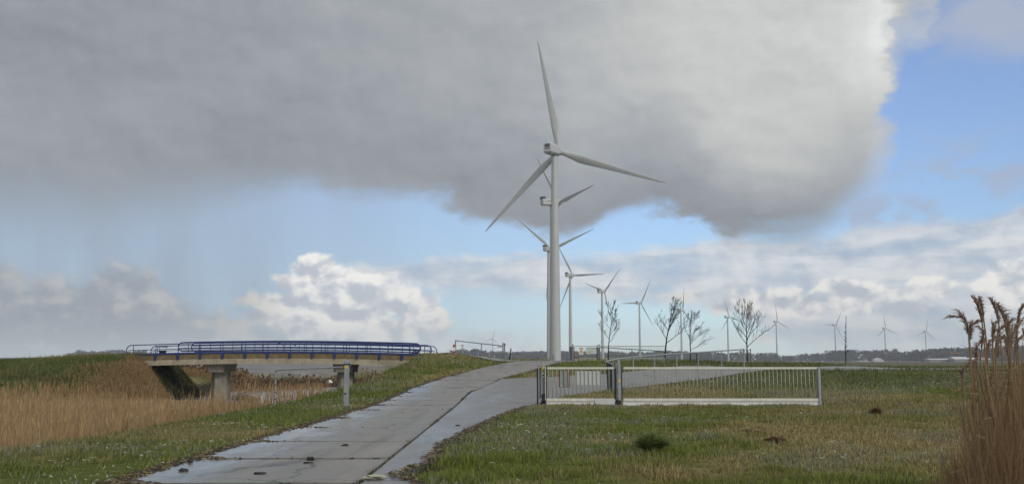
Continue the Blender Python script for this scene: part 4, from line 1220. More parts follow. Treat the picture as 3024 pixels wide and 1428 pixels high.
# ================================================================== bare trees
def bare_tree(name, base_px, base_py, top_px, top_py, d, label, seed, spread=0.30, first=0.33, lean=0.10, n_limb=13, thick=0.075, up=0.75, cat='tree', group=None, fine=1.0):
    rr = random.Random(seed)
    b0, t0 = PX(base_px, base_py, d), PX(top_px, top_py, d)
    gz = H1(b0.x, d)
    Ht = t0.z - gz
    t = thing(name, label, cat, (b0.x, d, gz), 0, group)
    # trunk with a slight sway
    pts = []
    for i in range(13):
        f = i / 12
        pts.append(Vector(((t0.x - b0.x) * f ** 1.6 + 0.05 * math.sin(f * 7 + seed) * f, 0.04 * math.cos(f * 5 + seed), f * Ht - (0.15 if i == 0 else 0))))
    rad = [thick * (1 - 0.93 * (i / 12) ** 0.9) + 0.006 for i in range(13)]
    MB().tube(pts, rad, 8).build('trunk', MT['bark'], t, smooth_=True)
    mb_ = MB()
    def branch(p, dr, ln, r0, depth):
        n = 5 if depth == 0 else 4
        q = [p.copy()]
        v = dr.normalized()
        for i in range(n):
            v = (v + Vector((rr.uniform(-1, 1), rr.uniform(-1, 1), rr.uniform(-0.6, 1.0))) * 0.17 + Vector((lean * 0.25, 0, 0.05))).normalized()
            q.append(q[-1] + v * ln / n)
        mb_.tube(q, [max(0.0075 * fine, r0 * (1 - 0.8 * i / n)) for i in range(n + 1)], 4 if depth else 5, cap=False)
        if depth < 3:
            kids = (7, 4, 1)[depth]
            for k in range(kids):
                f = rr.uniform(0.22, 1.0)
                i = min(int(f * n), n - 1)
                pp = q[i].lerp(q[i + 1], f * n - i)
                ax = (q[i + 1] - q[i]).normalized()
                side = ax.cross(Vector((rr.uniform(-1, 1), rr.uniform(-1, 1), rr.uniform(-1, 1)))).normalized()
                nv = (ax * rr.uniform(0.7, 1.0) + side * rr.uniform(0.35, 0.7) + Vector((lean * 0.5, 0, 0.22)))
                branch(pp, nv, ln * rr.uniform(0.34, 0.62) * (1.05 - 0.4 * f), r0 * 0.5, depth + 1)
    for k in range(n_limb):
        f = first + (0.97 - first) * (k / (n_limb - 1)) ** 0.95
        i = min(int(f * 12), 11)
        p = pts[i].lerp(pts[i + 1], f * 12 - i)
        a = k * 2.4 + rr.uniform(-0.5, 0.5)
        fr_ = (f - first) / (1 - first)
        ln = 1.28 * spread * Ht * (1.0 - 0.74 * fr_) * rr.uniform(0.72, 1.12) * (0.75 if k < 2 else 1.0)
        dr = Vector((math.cos(a) + lean, math.sin(a) * 0.8, up + 1.3 * fr_ ** 1.5))
        branch(p, dr, ln * 1.15, thick * 0.50 * (1.1 - 0.7 * f), 0)
    mb_.build('crown', MT['bark'], t)
    return t
bare_tree('bare_tree', 1796, 1063, 1812, 902, 84, 'slim bare young tree rising in front of the distant gate', 3, 0.30, 0.34, 0.06, 12, 0.050)
bare_tree('bare_tree', 1963, 1063, 1996, 892, 92, 'bare young tree leaning right at the right end of the distant gate', 8, 0.36, 0.30, 0.16, 14, 0.085)
bare_tree('bare_tree', 2039, 1068, 2040, 932, 95, 'bare spreading young tree between the leaning tree and the staked tree', 14, 0.44, 0.26, 0.24, 13, 0.062, up=0.6)
bare_tree('bare_tree', 2207, 1070, 2204, 912, 98, 'bushy bare young tree tied between two stakes', 21, 0.42, 0.30, 0.02, 17, 0.085, up=0.95)
bare_tree('slender_tree', 2498, 1078, 2499, 930, 156, 'tall slender leafless tree alone on the right-hand field', 31, 0.055, 0.12, 0.0, 30, 0.085, up=1.4, cat='tree', fine=1.6)
for (px_, lab) in ((2196.5, 'left stake of the pair holding the bushy bare tree'), (2217.5, 'right stake of the pair holding the bushy bare tree')):
    s0, s1 = PX(px_, 1070, 98), PX(px_, 1029, 98)
    g_ = H1(s0.x, 98)
    st = thing('tree_stake', lab, 'stake', (s0.x, 98, g_), 0, 'tree stakes')
    MB().tube([(0, 0, -0.1), (0, 0, s1.z - g_)], 0.045, 8).build('stake', MT['timber'], st)
    tx_ = PX(2207, 1036, 98)
    MB().tube([(0, -0.03, s1.z - g_ - 0.08), (tx_.x - s0.x, -0.03, tx_.z - g_)], 0.03, 6).build('strap', MT['black'], st)

# ================================================================== woods and buildings at the horizon
def far_wood(name, label, spans_, seed, colr=(0.074, 0.066, 0.070), dens_=1.0):
    """winter wood read as one mass: trunks, and twig sprays spread through each crown"""
    r = np.random.default_rng(seed)
    Vs, Cs = [], []
    for (px0, px1, d, h0, h1) in spans_:
        xa, xb = (px0 - PCX) / FPX * d, (px1 - PCX) / FPX * d
        n = int(abs(xb - xa) / 1.3 * dens_)
        for k in range(n):
            f = r.random()
            x = xa + (xb - xa) * f
            y = d + r.uniform(0, 70)
            wv = 0.80 + 0.26 * vnoise(np.array([x]), np.array([0.0]), 38.0, seed)[0] + 0.12 * vnoise(np.array([x]), np.array([3.0]), 11.0, seed + 1)[0]
            h = (h0 * (1 - f) + h1 * f) * wv * r.uniform(0.86, 1.06)
            w = h * r.uniform(0.30, 0.46)
            m_ = 46
            cen = np.column_stack([r.normal(0, 0.42, m_) * w, r.normal(0, 0.42, m_) * w, h * (0.02 + 0.92 * r.beta(1.1, 1.15, m_))])
            taper = np.clip(1.25 - (cen[:, 2] / h) ** 3, 0.3, 1)
            cen[:, :2] *= taper[:, None]
            up_ = np.column_stack([r.normal(0, 0.35, m_), r.normal(0, 0.35, m_), np.ones(m_)]) * (h * r.uniform(0.07, 0.16, m_))[:, None]
            sd_ = np.column_stack([r.normal(0, 1, m_), r.normal(0, 1, m_), r.normal(0, 0.3, m_)]) * (h * r.uniform(0.04, 0.11, m_))[:, None]
            T = np.stack([cen - sd_, cen + sd_, cen + up_], 1)
            T[:, :, 2] = np.clip(T[:, :, 2], 0, h)
            T += np.array([x, y, 0.3])
            Vs.append(T)
            Cs.append(np.array(colr) * r.uniform(0.7, 1.35, (m_, 1)) * r.uniform(0.8, 1.2))
    o = tri_mesh(name, np.concatenate(Vs), np.concatenate(Cs), MT['twig'])
    return tag(o, label, 'wood', kind='stuff')
far_wood('far_wood', 'long grey leafless wood along the horizon behind the turbines', [(1180, 1330, 2100, 14, 20), (1330, 1660, 2050, 24, 23), (1660, 2100, 1980, 22, 20), (2090, 2290, 1950, 19, 17), (2270, 2330, 1950, 13, 11)], 101)
far_wood('far_wood', 'dark leafless wood behind the white house at the right', [(2255, 2340, 1910, 15, 12), (2325, 2480, 1900, 12, 20), (2470, 2660, 1880, 22, 24)], 103, (0.074, 0.066, 0.070))
far_wood('far_wood', 'taller dark wood behind the barns at the far right', [(2640, 2720, 1650, 17, 21), (2700, 2880, 1620, 22, 24), (2870, 3300, 1600, 26, 26)], 105, (0.074, 0.066, 0.070))
far_wood('far_wood', 'misty rounded clump of woods left of the bridge', [(195, 560, 2500, 24, 22), (230, 420, 2450, 29, 29)], 107, (0.060, 0.055, 0.052))
far_wood('far_wood', 'faint low tree line on the far left horizon', [(-300, 200, 3400, 13, 13), (540, 1200, 3300, 14, 16)], 109, (0.06, 0.06, 0.06))

def house(name, px0, px1, py_e, py_r, d, label, wallm, roofm, depth=8, ridge_x=True, nwin=2, cat='house'):
    a_, b_ = PX(px0, py_e, d), PX(px1, py_e, d)
    gz = H1(a_.x, d)
    rz_ = PX(px0, py_r, d).z - gz
    ez = a_.z - gz
    w = b_.x - a_.x
    t = thing(name, label, cat, ((a_.x + b_.x) / 2, d, gz))
    h = w / 2
    MB().box(-h, h, 0, depth, -0.5, ez).build('wall', MT[wallm], t)
    if ridge_x:
        rf = MB().add([(-h - 0.4, -0.4, ez), (h + 0.4, -0.4, ez), (h + 0.4, depth + 0.4, ez), (-h - 0.4, depth + 0.4, ez), (-h - 0.4, depth / 2, rz_), (h + 0.4, depth / 2, rz_)],
                      [(0, 1, 5, 4), (2, 3, 4, 5), (1, 2, 5), (3, 0, 4), (3, 2, 1, 0)]).build('roof', MT[roofm], t)
    else:
        rf = MB().add([(-h - 0.4, -0.4, ez), (h + 0.4, -0.4, ez), (h + 0.4, depth + 0.4, ez), (-h - 0.4, depth + 0.4, ez), (0, -0.4, rz_), (0, depth + 0.4, rz_)],
                      [(0, 1, 4), (2, 3, 5), (1, 2, 5, 4), (3, 0, 4, 5), (3, 2, 1, 0)]).build('roof', MT[roofm], t)
    for k in range(nwin):
        x = -h + w * (k + 0.7) / (nwin + 0.4)
        wn_ = MB().box(x - 0.7, x + 0.7, -0.06, 0.0, ez * 0.3, ez * 0.75).build('window', MT['white'], t)
        MB().box(x - 0.6, x + 0.6, -0.09, -0.06, ez * 0.33, ez * 0.72).build('pane', MT['glass'], wn_)
    return t, rf
h_, rf = house('house', 2551, 2562, 1062, 1057, 1480, 'tiny white house with a brown roof before the right-hand wood', 'whitewall', 'tile')
house('house', 2582, 2608, 1062, 1055.5, 1500, 'pale gabled house just right of the tiny white house', 'whitewall', 'roof', 10, False)
house('barn', 2745, 2818, 1060.5, 1057.5, 1350, 'long low grey barn at the right edge of the wood', 'wall', 'roof', 18, True, 5, 'barn')
house('barn', 2818, 2862, 1059.5, 1052.5, 1330, 'barn with a bright white roof left of the tall reeds', 'wall', 'roof', 20, True, 3, 'barn')
house('barn', 2866, 2925, 1060, 1055, 1360, 'low barn half hidden behind the tall reeds', 'wall', 'roof', 18, True, 3, 'barn')
house('farm_building', 300, 372, 1057, 1050, 900, 'long white farm building just left of the bridge', 'whitewall', 'roof', 12, True, 5, 'building')
mst = PX(1366, 1050, 2000)
mt_ = thing('radio_mast', 'faint mast with a drum at its top above the horizon wood', 'mast', (mst.x, 1990, 0.3))
MB().tube([(0, 0, 0), (0, 0, PX(0, 1017, 1990).z)], [1.3, 0.7], 8).build('shaft', MT['wall'], mt_)
MB().lathe([(1.0, PX(0, 1022, 1990).z), (2.3, PX(0, 1021, 1990).z), (2.3, PX(0, 1018, 1990).z), (1.0, PX(0, 1017, 1990).z)], 12).build('drum', MT['wall'], mt_)

# ================================================================== grass, reeds, snow
def sample_view(n, y0, y1, power, extra=3.0, x_lo=-1e9, x_hi=1e9):
    """random ground places in the wedge the camera sees; density falls off as depth^-power"""
    k = 2.0 - power
    u = rng.random(n)
    y = (u * (y1 ** k - y0 ** k) + y0 ** k) ** (1 / k)
    half = 0.53 * y + extra
    x = rng.uniform(-1, 1, n) * half
    ok = (x > x_lo) & (x < x_hi)
    return x[ok], y[ok]
def is_turf(x, y):
    e = 0.10
    return ~(on_road(x - e, y) | on_road(x + e, y) | on_road(x, y)) & (x > canal_right(y) - 0.3 - 0.5 * (y > 60)) 
def blades(x, y, h, w, lean, cols, per=1):
    n = len(x)
    z = H(x, y)
    a = rng.uniform(0, 2 * np.pi, n)
    la = rng.uniform(0, 2 * np.pi, n)
    lm = rng.random(n) * lean
    T = np.zeros((n, 3, 3))
    bx, by = np.cos(a) * w / 2, np.sin(a) * w / 2
    T[:, 0] = np.column_stack([x - bx, y - by, z - 0.02])
    T[:, 1] = np.column_stack([x + bx, y + by, z - 0.02])
    T[:, 2] = np.column_stack([x + np.cos(la) * lm * h, y + np.sin(la) * lm * h, z + h * np.sqrt(np.clip(1 - 0.6 * lm ** 2, 0.15, 1))])
    return T, np.stack([cols * 0.75, cols * 0.75, cols * 1.2], 1)
def grass_patch(name, label, n, y0, y1, power, mask, hfun):
    x, y = sample_view(n, y0, y1, power)
    ok = mask(x, y) & is_turf(x, y)
    x, y = x[ok], y[ok]
    # clumping
    cx_ = x + 0.10 * (rng.random(len(x)) - 0.5)
    n2 = fbm(x, y, 0.7, 55, 3)
    keep = rng.random(len(x)) < np.clip(0.10 + 2.2 * (n2 - 0.28), 0.06, 1)
    x, y, n2 = cx_[keep], y[keep], n2[keep]
    h = hfun(x, y) * rng.uniform(0.55, 1.35, len(x)) * (0.35 + 1.3 * n2) * (0.7 + 0.7 * fbm(x, y, 4.0, 17, 2))
    w = 0.010 + 0.00085 * y * rng.uniform(0.7, 1.3, len(x))
    c_ = grass_colour(x, y) * rng.uniform(0.55, 1.75, (len(x), 1))
    dryb = rng.random(len(x)) < 0.11
    c_[dryb] = np.array([0.21, 0.175, 0.085]) * rng.uniform(0.5, 1.2, (dryb.sum(), 1))
    frost = (rng.random(len(x)) < np.clip((fbm(x, y, 3.0, 88, 3) - 0.50) * 3.0, 0.02, 0.5))
    c_[frost] = np.array([0.30, 0.31, 0.22]) * rng.uniform(0.5, 1.1, (frost.sum(), 1))
    T, C = blades(x, y, h, w, 1.1, c_)
    o = tri_mesh(name, T, C, MT['grass'])
    return tag(o, label, 'grass', kind='stuff')
grass_patch('lawn_grass', 'patchy green and straw coloured winter grass on the near lawn', 520000, 10.5, 47, 1.35, lambda x, y: x > -2.2, lambda x, y: 0.085 + 0.03 * (y > 30))
grass_patch('bank_grass', 'dark green grass on the bank and mound behind the near gate', 130000, 46, 105, 0.7, lambda x, y: x > -2.2, lambda x, y: 0.17 + 0 * x)
grass_patch('verge_grass', 'short green grass on the verge between the concrete road and the reeds', 400000, 10.5, 90, 1.0, lambda x, y: x < -2.0, lambda x, y: 0.085 + 0.10 * sstep(y, 30, 60))

# rough growth on the bank under the left span
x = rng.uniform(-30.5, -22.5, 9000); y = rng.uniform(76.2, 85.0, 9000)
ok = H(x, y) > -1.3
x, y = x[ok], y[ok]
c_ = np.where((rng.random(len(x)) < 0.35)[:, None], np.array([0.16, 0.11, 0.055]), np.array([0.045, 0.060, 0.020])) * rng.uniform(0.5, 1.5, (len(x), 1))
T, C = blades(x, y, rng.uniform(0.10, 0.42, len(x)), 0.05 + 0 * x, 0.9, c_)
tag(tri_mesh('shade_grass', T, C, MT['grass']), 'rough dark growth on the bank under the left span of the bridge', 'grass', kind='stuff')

# left dike slope, beyond the reeds
x = rng.uniform(-60, -26, 110000); y = rng.uniform(64, 79, 110000)
ok = (H(x, y) > -0.4) & (np.abs(x) < 0.56 * y) & ~((y > 76.8) & (x > -31.5))
x, y = x[ok], y[ok]
c_ = np.array([0.105, 0.130, 0.038]) * rng.uniform(0.45, 1.7, (len(x), 1)) * (0.6 + 0.8 * fbm(x, y, 3, 12))[:, None]
tan = rng.random(len(x)) < np.clip((fbm(x, y, 4, 19) - 0.45) * 1.2, 0, 0.15) + 0.9 * sstep(-np.abs(x + 27.6), -2.2, -0.8) * (y < 77.0)
c_[tan] = np.array([0.30, 0.205, 0.095]) * rng.uniform(0.5, 1.3, (tan.sum(), 1))
hh = np.where(tan, 0.36, 0.20) * rng.uniform(0.5, 1.4, len(x))
T, C = blades(x, y, hh, 0.05 + 0 * x, 0.8, c_)
tag(tri_mesh('dike_grass', T, C, MT['grass']), 'green grass on the dike left of the bridge', 'grass', kind='stuff')

def reed_mass(name, label, x, y, hfun, colr, plume=0.35, wmul=1.0, lean=0.22, cat='reeds', zfun=None):
    n = len(x)
    z = H(x, y) if zfun is None else zfun(x, y)
    d = np.hypot(x, y)
    h = hfun(x, y) * rng.uniform(0.62, 1.20, n)
    w = (0.010 + 0.00040 * d) * wmul * rng.uniform(0.7, 1.4, n)
    a = rng.uniform(0, 2 * np.pi, n)
    lx = rng.normal(0.02, lean * 0.6, n) * h; ly = rng.normal(0, lean * 0.6, n) * h
    P0 = np.column_stack([x, y, z - 0.05]); P1 = np.column_stack([x + lx, y + ly, z + h])
    S = np.column_stack([np.cos(a), np.sin(a), 0 * a]) * w[:, None] / 2
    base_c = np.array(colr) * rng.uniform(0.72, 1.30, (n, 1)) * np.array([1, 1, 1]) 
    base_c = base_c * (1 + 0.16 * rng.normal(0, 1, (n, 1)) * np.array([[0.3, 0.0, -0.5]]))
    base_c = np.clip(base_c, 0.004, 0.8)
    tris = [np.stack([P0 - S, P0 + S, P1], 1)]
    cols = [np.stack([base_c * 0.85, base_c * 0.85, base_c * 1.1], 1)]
    for k in range(3):                                     # long drooping leaves
        f = rng.uniform(0.25, 0.85, (n, 1))
        Q = P0 * (1 - f) + P1 * f
        b_ = rng.uniform(0, 2 * np.pi, n)
        ln = h * rng.uniform(0.18, 0.36, n)
        out_ = np.column_stack([np.cos(b_) * 0.20, np.sin(b_) * 0.20, rng.uniform(0.6, 1.0, n)]) * ln[:, None]
        S2 = np.column_stack([-np.sin(b_), np.cos(b_), 0 * b_]) * (w * 0.55)[:, None]
        tris.append(np.stack([Q - S2, Q + S2, Q + out_], 1))
        lc = base_c * rng.uniform(0.8, 1.25, (n, 1))
        cols.append(np.stack([lc, lc, lc], 1))
    pl = rng.random(n) < plume
    for k in range(3):                                     # feathery heads
        Q = P1[pl]
        m_ = len(Q)
        b_ = rng.uniform(0, 2 * np.pi, m_)
        up_ = np.column_stack([np.cos(b_) * 0.06 + 0.03, np.sin(b_) * 0.06, rng.uniform(0.10, 0.20, m_)])
        S2 = np.column_stack([np.cos(b_ + 1), np.sin(b_ + 1), 0 * b_]) * (w[pl] * 1.6)[:, None]
        tris.append(np.stack([Q - S2 - up_ * 0.4, Q + S2 - up_ * 0.4, Q + up_], 1))
        pc = np.array([0.105, 0.066, 0.042]) * rng.uniform(0.6, 1.4, (m_, 1))
        cols.append(np.stack([pc, pc, pc], 1))
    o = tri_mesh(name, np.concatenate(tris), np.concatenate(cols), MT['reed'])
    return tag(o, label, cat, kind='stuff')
REED = (0.395, 0.270, 0.140)
def reed_zone(x, y):
    return (x < canal_right(y) + 0.1 - 0.35 * vnoise(x, y, 1.5, 3)) & (x > canal_left(y) - 1.5)
# near bed, left foreground
n = 88000
x = rng.uniform(-40, -8.9, n); y = 12 + (76 - 12) * rng.random(n) ** 0.8
gap = (np.exp(-(((x + 11.2) / 1.3) ** 2 + ((y - 20.5) / 1.6) ** 2)) > 0.5)
ok = reed_zone(x, y) & (np.abs(x) < 0.56 * y + 3) & ~gap & (rng.random(n) < 0.50 + 1.0 * fbm(x, y, 2.6, 66, 3))
ok &= ~((y > 60) & (x > -22.6) & (x < -14.0)) & (H(x, y) < np.where(y < 50, -0.25, -0.9))
x, y = x[ok], y[ok]
reed_mass('reed_bed', 'dense bed of tawny dry reeds filling the canal at the left', x, y, lambda x, y: (1.22 + 0.30 * fbm(x, y, 5.0, 70, 2) - 0.35 * sstep(x - canal_right(y), -2.2, 0.0) - 0.75 * sstep(y, 42, 74) * sstep(x, -30, -24) - 0.15 * sstep(y, 50, 70)), REED, 0.0)
# tall rough grass on the left abutment
n = 16000
x = rng.normal(-27.4, 1.5, n); y = rng.uniform(67, 76.6, n)
ok = (H(x, y) > -1.4) & (H(x, y) < 1.25)
reed_mass('rough_grass', 'tall brown rough grass on the slope below the left end of the bridge', x[ok], y[ok], lambda x, y: 0.46 + 0 * x, (0.34, 0.235, 0.115), 0.0, 0.8, 0.35, 'grass')
# beyond the bridge
n = 16000
x = rng.uniform(-46, -9, n); y = rng.uniform(84, 122, n)
ok = ((y > 100 + 0.6 * (x + 24) * 0.8) | (x > -13.5 + (y - 84) * -0.12)) & (x < canal_right(y) + 0.3)
xw_ = -24.6 + (y - 85) * 0.115
ok &= (rng.random(n) < 0.3 + fbm(x, y, 4, 33, 2)) & ~((x > xw_ - 0.6) & (x < xw_ + 6.2) & (y < 117))
reed_mass('reed_fringe', 'brown reeds along the canal seen beneath the bridge', x[ok], y[ok], lambda x, y: 0.95 - 0.45 * sstep(y, 108, 122), (0.29, 0.185, 0.09), 0.2, 1.3)

# tall reeds close on the right
n = 3500
y = rng.uniform(4.4, 9.0, n)
x = y * (0.440 + 0.120 * np.sqrt(rng.random(n))) + rng.normal(0, 0.05, n)
def near_h(x, y):
    return np.clip(0.50 + 0.98 * sstep(x / y, 0.452, 0.500), 0.4, 2.0) * (0.90 + 0.16 * fbm(x, y, 0.5, 5, 2))
reed_mass('tall_reeds', 'dense brown stand of tall reeds close on the right edge', x, y, near_h, (0.235, 0.152, 0.082), 0.0, 0.38, 0.20, 'reeds', lambda x, y: x * 0 - 0.03)
n = 4600
y = rng.uniform(5.0, 12.0, n); x = y * (0.36 + 0.14 * rng.random(n) ** 0.6)
reed_mass('short_reeds', 'thin low brown stems in front of the tall reeds', x, y, lambda x, y: 0.12 + 1.20 * sstep(x / y, 0.385, 0.50) * rng.random(len(x)) ** 0.7, (0.22, 0.142, 0.075), 0.0, 0.36, 0.25, 'reeds')

def plume_tris(pts, length, droop, rr, n_br, colr):
    """a feathery head: branchlets leave the rachis steeply and nod to one side"""
    tr, cc = [], []
    segs_ = [(pts[i], pts[i + 1]) for i in range(len(pts) - 1)]
    tot = sum((b - a).length for a, b in segs_)
    for k in range(n_br):
        f = rr.random() ** 0.8
        back = f * min(length, tot * 0.98)                       # distance below the tip
        acc = 0.0
        for a, b in reversed(segs_):
            L_ = (b - a).length
            if acc + L_ >= back:
                p = b.lerp(a, (back - acc) / L_); ax = (b - a).normalized(); break
            acc += L_
        ln = length * (0.16 + 0.34 * math.sin(math.pi * (0.12 + 0.80 * f))) * rr.uniform(0.6, 1.2)
        sd_ = Vector((droop * rr.uniform(-0.25, 1.0), rr.uniform(-0.6, 0.6), rr.uniform(-0.2, 0.2)))
        m1 = p + ax * ln * 0.62 + sd_ * ln * 0.34
        m2 = m1 + ax * ln * 0.18 + sd_ * ln * 0.42 - Vector((0, 0, ln * 0.20))
        w_ = Vector((rr.uniform(-1, 1), rr.uniform(-1, 1), rr.uniform(-1, 1))).normalized() * rr.uniform(0.0017, 0.0038)
        tr += [[p, m1 + w_, m1 - w_], [m1 + w_, m1 - w_, m2]]
        s_ = rr.uniform(0.55, 1.6)
        c3_ = tuple(v * s_ for v in colr)
        cc += [c3_, c3_]
    return tr, cc
def reed_plant(pts, d, plume_len, label, droop, seed, n_br=170):
    """one standing reed: stalk through the given places, feathery one-sided head, a few leaves"""
    P = [PX(a, b, d) for a, b in pts]
    b0 = P[0]
    base_ = Vector((b0.x + 0.02, d, -0.03))
    t = thing('reed', label, 'reed', base_, 0, 'tall reeds with feathery heads')
    stalk = [Vector((0, 0, 0)), Vector((-0.01, 0, b0.z * 0.5))] + [p - base_ for p in P]
    MB().tube(stalk, [0.0045] * (len(stalk) - 1) + [0.002], 6).build('stalk', MT['reed_stalk'], t)
    rr = random.Random(seed)
    tr, cc = plume_tris(stalk, plume_len * 0.85, droop, rr, n_br, (0.30, 0.215, 0.165))
    o = tri_mesh('plume', np.array([[tuple(q) for q in t3] for t3 in tr]), np.array(cc), MT['reed'])
    o.parent = t
    for k in range(3):
        a = stalk[0].lerp(stalk[2], rr.uniform(0.4, 0.95))
        s_ = rr.choice((-1, 1))
        e = a + Vector((s_ * rr.uniform(0.10, 0.24), rr.uniform(-0.1, 0.1), rr.uniform(0.06, 0.25)))
        md = a.lerp(e, 0.5) + Vector((0, 0, 0.07))
        wv = Vector((0, 0.006, 0.004))
        MB().add([a - wv, a + wv, md + wv, md - wv, e], [(0, 1, 2, 3), (3, 2, 4)]).build('leaf', MT['reed_stalk'], t)
    return t
reed_plant([(2862, 1010), (2858, 960), (2848, 938), (2822, 933)], 6.0, 0.20, 'reed at the left whose head arches furthest left', -0.9, 1)
reed_plant([(2906, 1000), (2900, 950), (2888, 905), (2874, 880)], 5.8, 0.20, 'tallest reed with an upright head', 0.6, 2)
reed_plant([(2912, 1000), (2906, 950), (2898, 910), (2891, 882)], 6.2, 0.15, 'upright reed standing against the tallest one', 0.8, 3)
reed_plant([(2955, 1000), (2948, 945), (2938, 910), (2926, 886)], 6.0, 0.18, 'slim upright reed right of the tallest pair', 0.8, 4)
reed_plant([(2975, 1000), (2968, 950), (2958, 925), (2947, 904)], 5.9, 0.20, 'feathery reed leaning left in the middle of the stand', 1.0, 5)
reed_plant([(2866, 1040), (2862, 1000), (2864, 965), (2880, 950)], 6.1, 0.17, 'short reed with a head bent right below the leftmost one', 0.9, 6)
reed_plant([(3004, 1000), (3004, 960), (3008, 930), (3016, 905)], 6.3, 0.18, 'upright reed at the very right edge', 0.6, 7)
for k, (px_, py_) in enumerate(((2908, 968), (2930, 950), (2950, 962), (2970, 948), (2988, 962), (3006, 945), (3020, 965), (2918, 1000), (2945, 996),
                               (2972, 992), (2998, 996), (2884, 1010), (2845, 1078), (2868, 1062))):
    rr = random.Random(900 + k)
    dx_ = rr.uniform(-14, 14)
    reed_plant([(px_ - dx_, py_ + 90), (px_ - dx_ * 0.6, py_ + 45), (px_ - dx_ * 0.2, py_ + 16), (px_ + rr.choice((-1, 1, 1)) * 12, py_)], rr.uniform(5.2, 6.6), rr.uniform(0.15, 0.21),
               'brown feathery reed crowded into the dense stand at the right', rr.choice((-0.8, 1.0, 1.0)), 700 + k, 130)

# old snow and hail lying in the grass
n = 26000
x, y = sample_view(n, 11, 60, 1.2)
s_ = fbm(x, y, 3.2, 88, 3) * 0.55 + fbm(x, y, 0.8, 91, 2) * 0.45
side = np.where(x < -5, 0.03, 0.0) + 0.05 * np.exp(-((x + 5.4) / 0.5) ** 2) + 0.03 * np.exp(-((y - 36) / 1.2) ** 2)
ok = is_turf(x, y) & (s_ + side + 0.10 * rng.random(len(x)) > 0.69) & (x > -9.2)
x, y = x[ok], y[ok]
m_ = len(x)
rad_ = rng.uniform(0.008, 0.026, m_) * (0.7 + 0.016 * y)
z = H(x, y) + 0.025 + 0.03 * rng.random(m_)
tr = []
ang0 = rng.uniform(0, 6.28, m_)
ring_ = []
for k in range(5):
    rr_ = rad_ * rng.uniform(0.25, 1.5, m_)
    ring_.append(np.column_stack([x + np.cos(ang0 + k * 1.2566) * rr_ * 1.9, y + np.sin(ang0 + k * 1.2566) * rr_ * 1.4, z - 0.02 + 0.012 * rng.normal(0, 1, m_)]))
topc_ = np.column_stack([x, y, z - 0.004])
for k in range(5):
    tr.append(np.stack([ring_[k], ring_[(k + 1) % 5], topc_], 1))
o = tri_mesh('snow_flecks', np.concatenate(tr), np.tile(np.array([0.40, 0.40, 0.30]) * rng.uniform(0.5, 1.35, (m_, 1)), (5, 1)), MT['grass'])
tag(o, 'scattered pale flecks of old snow and dead leaves lying in the grass', 'snow', kind='stuff')

# grass growing in the long joint of the road, and along its edges
n = 5200
y = 10.5 + 50 * rng.random(n) ** 1.6
x = np.where(rng.random(n) < 0.45, x_right(y) + rng.normal(0, 0.025, n), x_left(y) - np.abs(rng.normal(0, 0.10, n)) + 0.06)
k_ = fbm(x * 0 + 1.0, y, 1.6, 71, 3) > 0.46
x, y = x[k_], y[k_]
c_ = np.where((rng.random(len(x)) < 0.5)[:, None], np.array([0.10, 0.085, 0.035]), np.array([0.055, 0.065, 0.02])) * rng.uniform(0.6, 1.4, (len(x), 1))
T, C = blades(x, y, rng.uniform(0.01, 0.05, len(x)) + 0.035, 0.012 + 0.0005 * y, 1.3, c_)
tag(tri_mesh('joint_grass', T, C, MT['grass']), 'weeds and moss growing in the joints of the concrete road', 'weeds', kind='stuff')

# mud and dead leaves washed along the road edges and into the joints
n = 6500
y = 10.5 + 52 * rng.random(n) ** 1.5
jn = np.array(joints)
near_j = np.min(np.abs(y[:, None] - jn[None, :]), axis=1)
x = x_left(y) - 0.02 + rng.normal(0, 0.07, n) + np.abs(rng.normal(0, 0.16, n)) * np.exp(-(near_j / 0.28) ** 2) * 2.2
onr = rng.random(n) < 0.22
kk = int(onr.sum())
ra_ = np.array([p[1] for p in ASPH[:9]])
y[onr] = 12 + 23 * rng.random(kk); x[onr] = np.interp(y[onr], ra_[:, 1], ra_[:, 0]) + rng.normal(-0.02, 0.07, kk)
inj = rng.random(n) < 0.004
kk = int(inj.sum())
y[inj] = jn[rng.integers(3, min(14, len(jn)), kk)] + rng.normal(0, 0.03, kk); x[inj] = -5 + 3 * rng.random(kk) ** 1.4
z = HR(x, y) + 0.036 + 0.01 * rng.random(n)
rad_ = rng.uniform(0.012, 0.055, n) * (0.8 + 0.012 * y)
ang0 = rng.uniform(0, 6.28, n)
ring_ = [np.column_stack([x + np.cos(ang0 + k * 1.2566) * rad_ * rng.uniform(0.5, 1.5, n), y + np.sin(ang0 + k * 1.2566) * rad_ * rng.uniform(0.5, 1.5, n), z]) for k in range(5)]
topc_ = np.column_stack([x, y, z + 0.008 + 0.012 * rng.random(n)])
tr = [np.stack([ring_[k], ring_[(k + 1) % 5], topc_], 1) for k in range(5)]
cc = np.tile(np.where((rng.random(n) < 0.30)[:, None], np.array([0.17, 0.135, 0.07]), np.array([0.052, 0.040, 0.026])) * rng.uniform(0.6, 1.4, (n, 1)), (5, 1))
tag(tri_mesh('road_litter', np.concatenate(tr), cc, MT['twig']), 'mud and dead leaves washed along the edges of the concrete road', 'mud', kind='stuff')

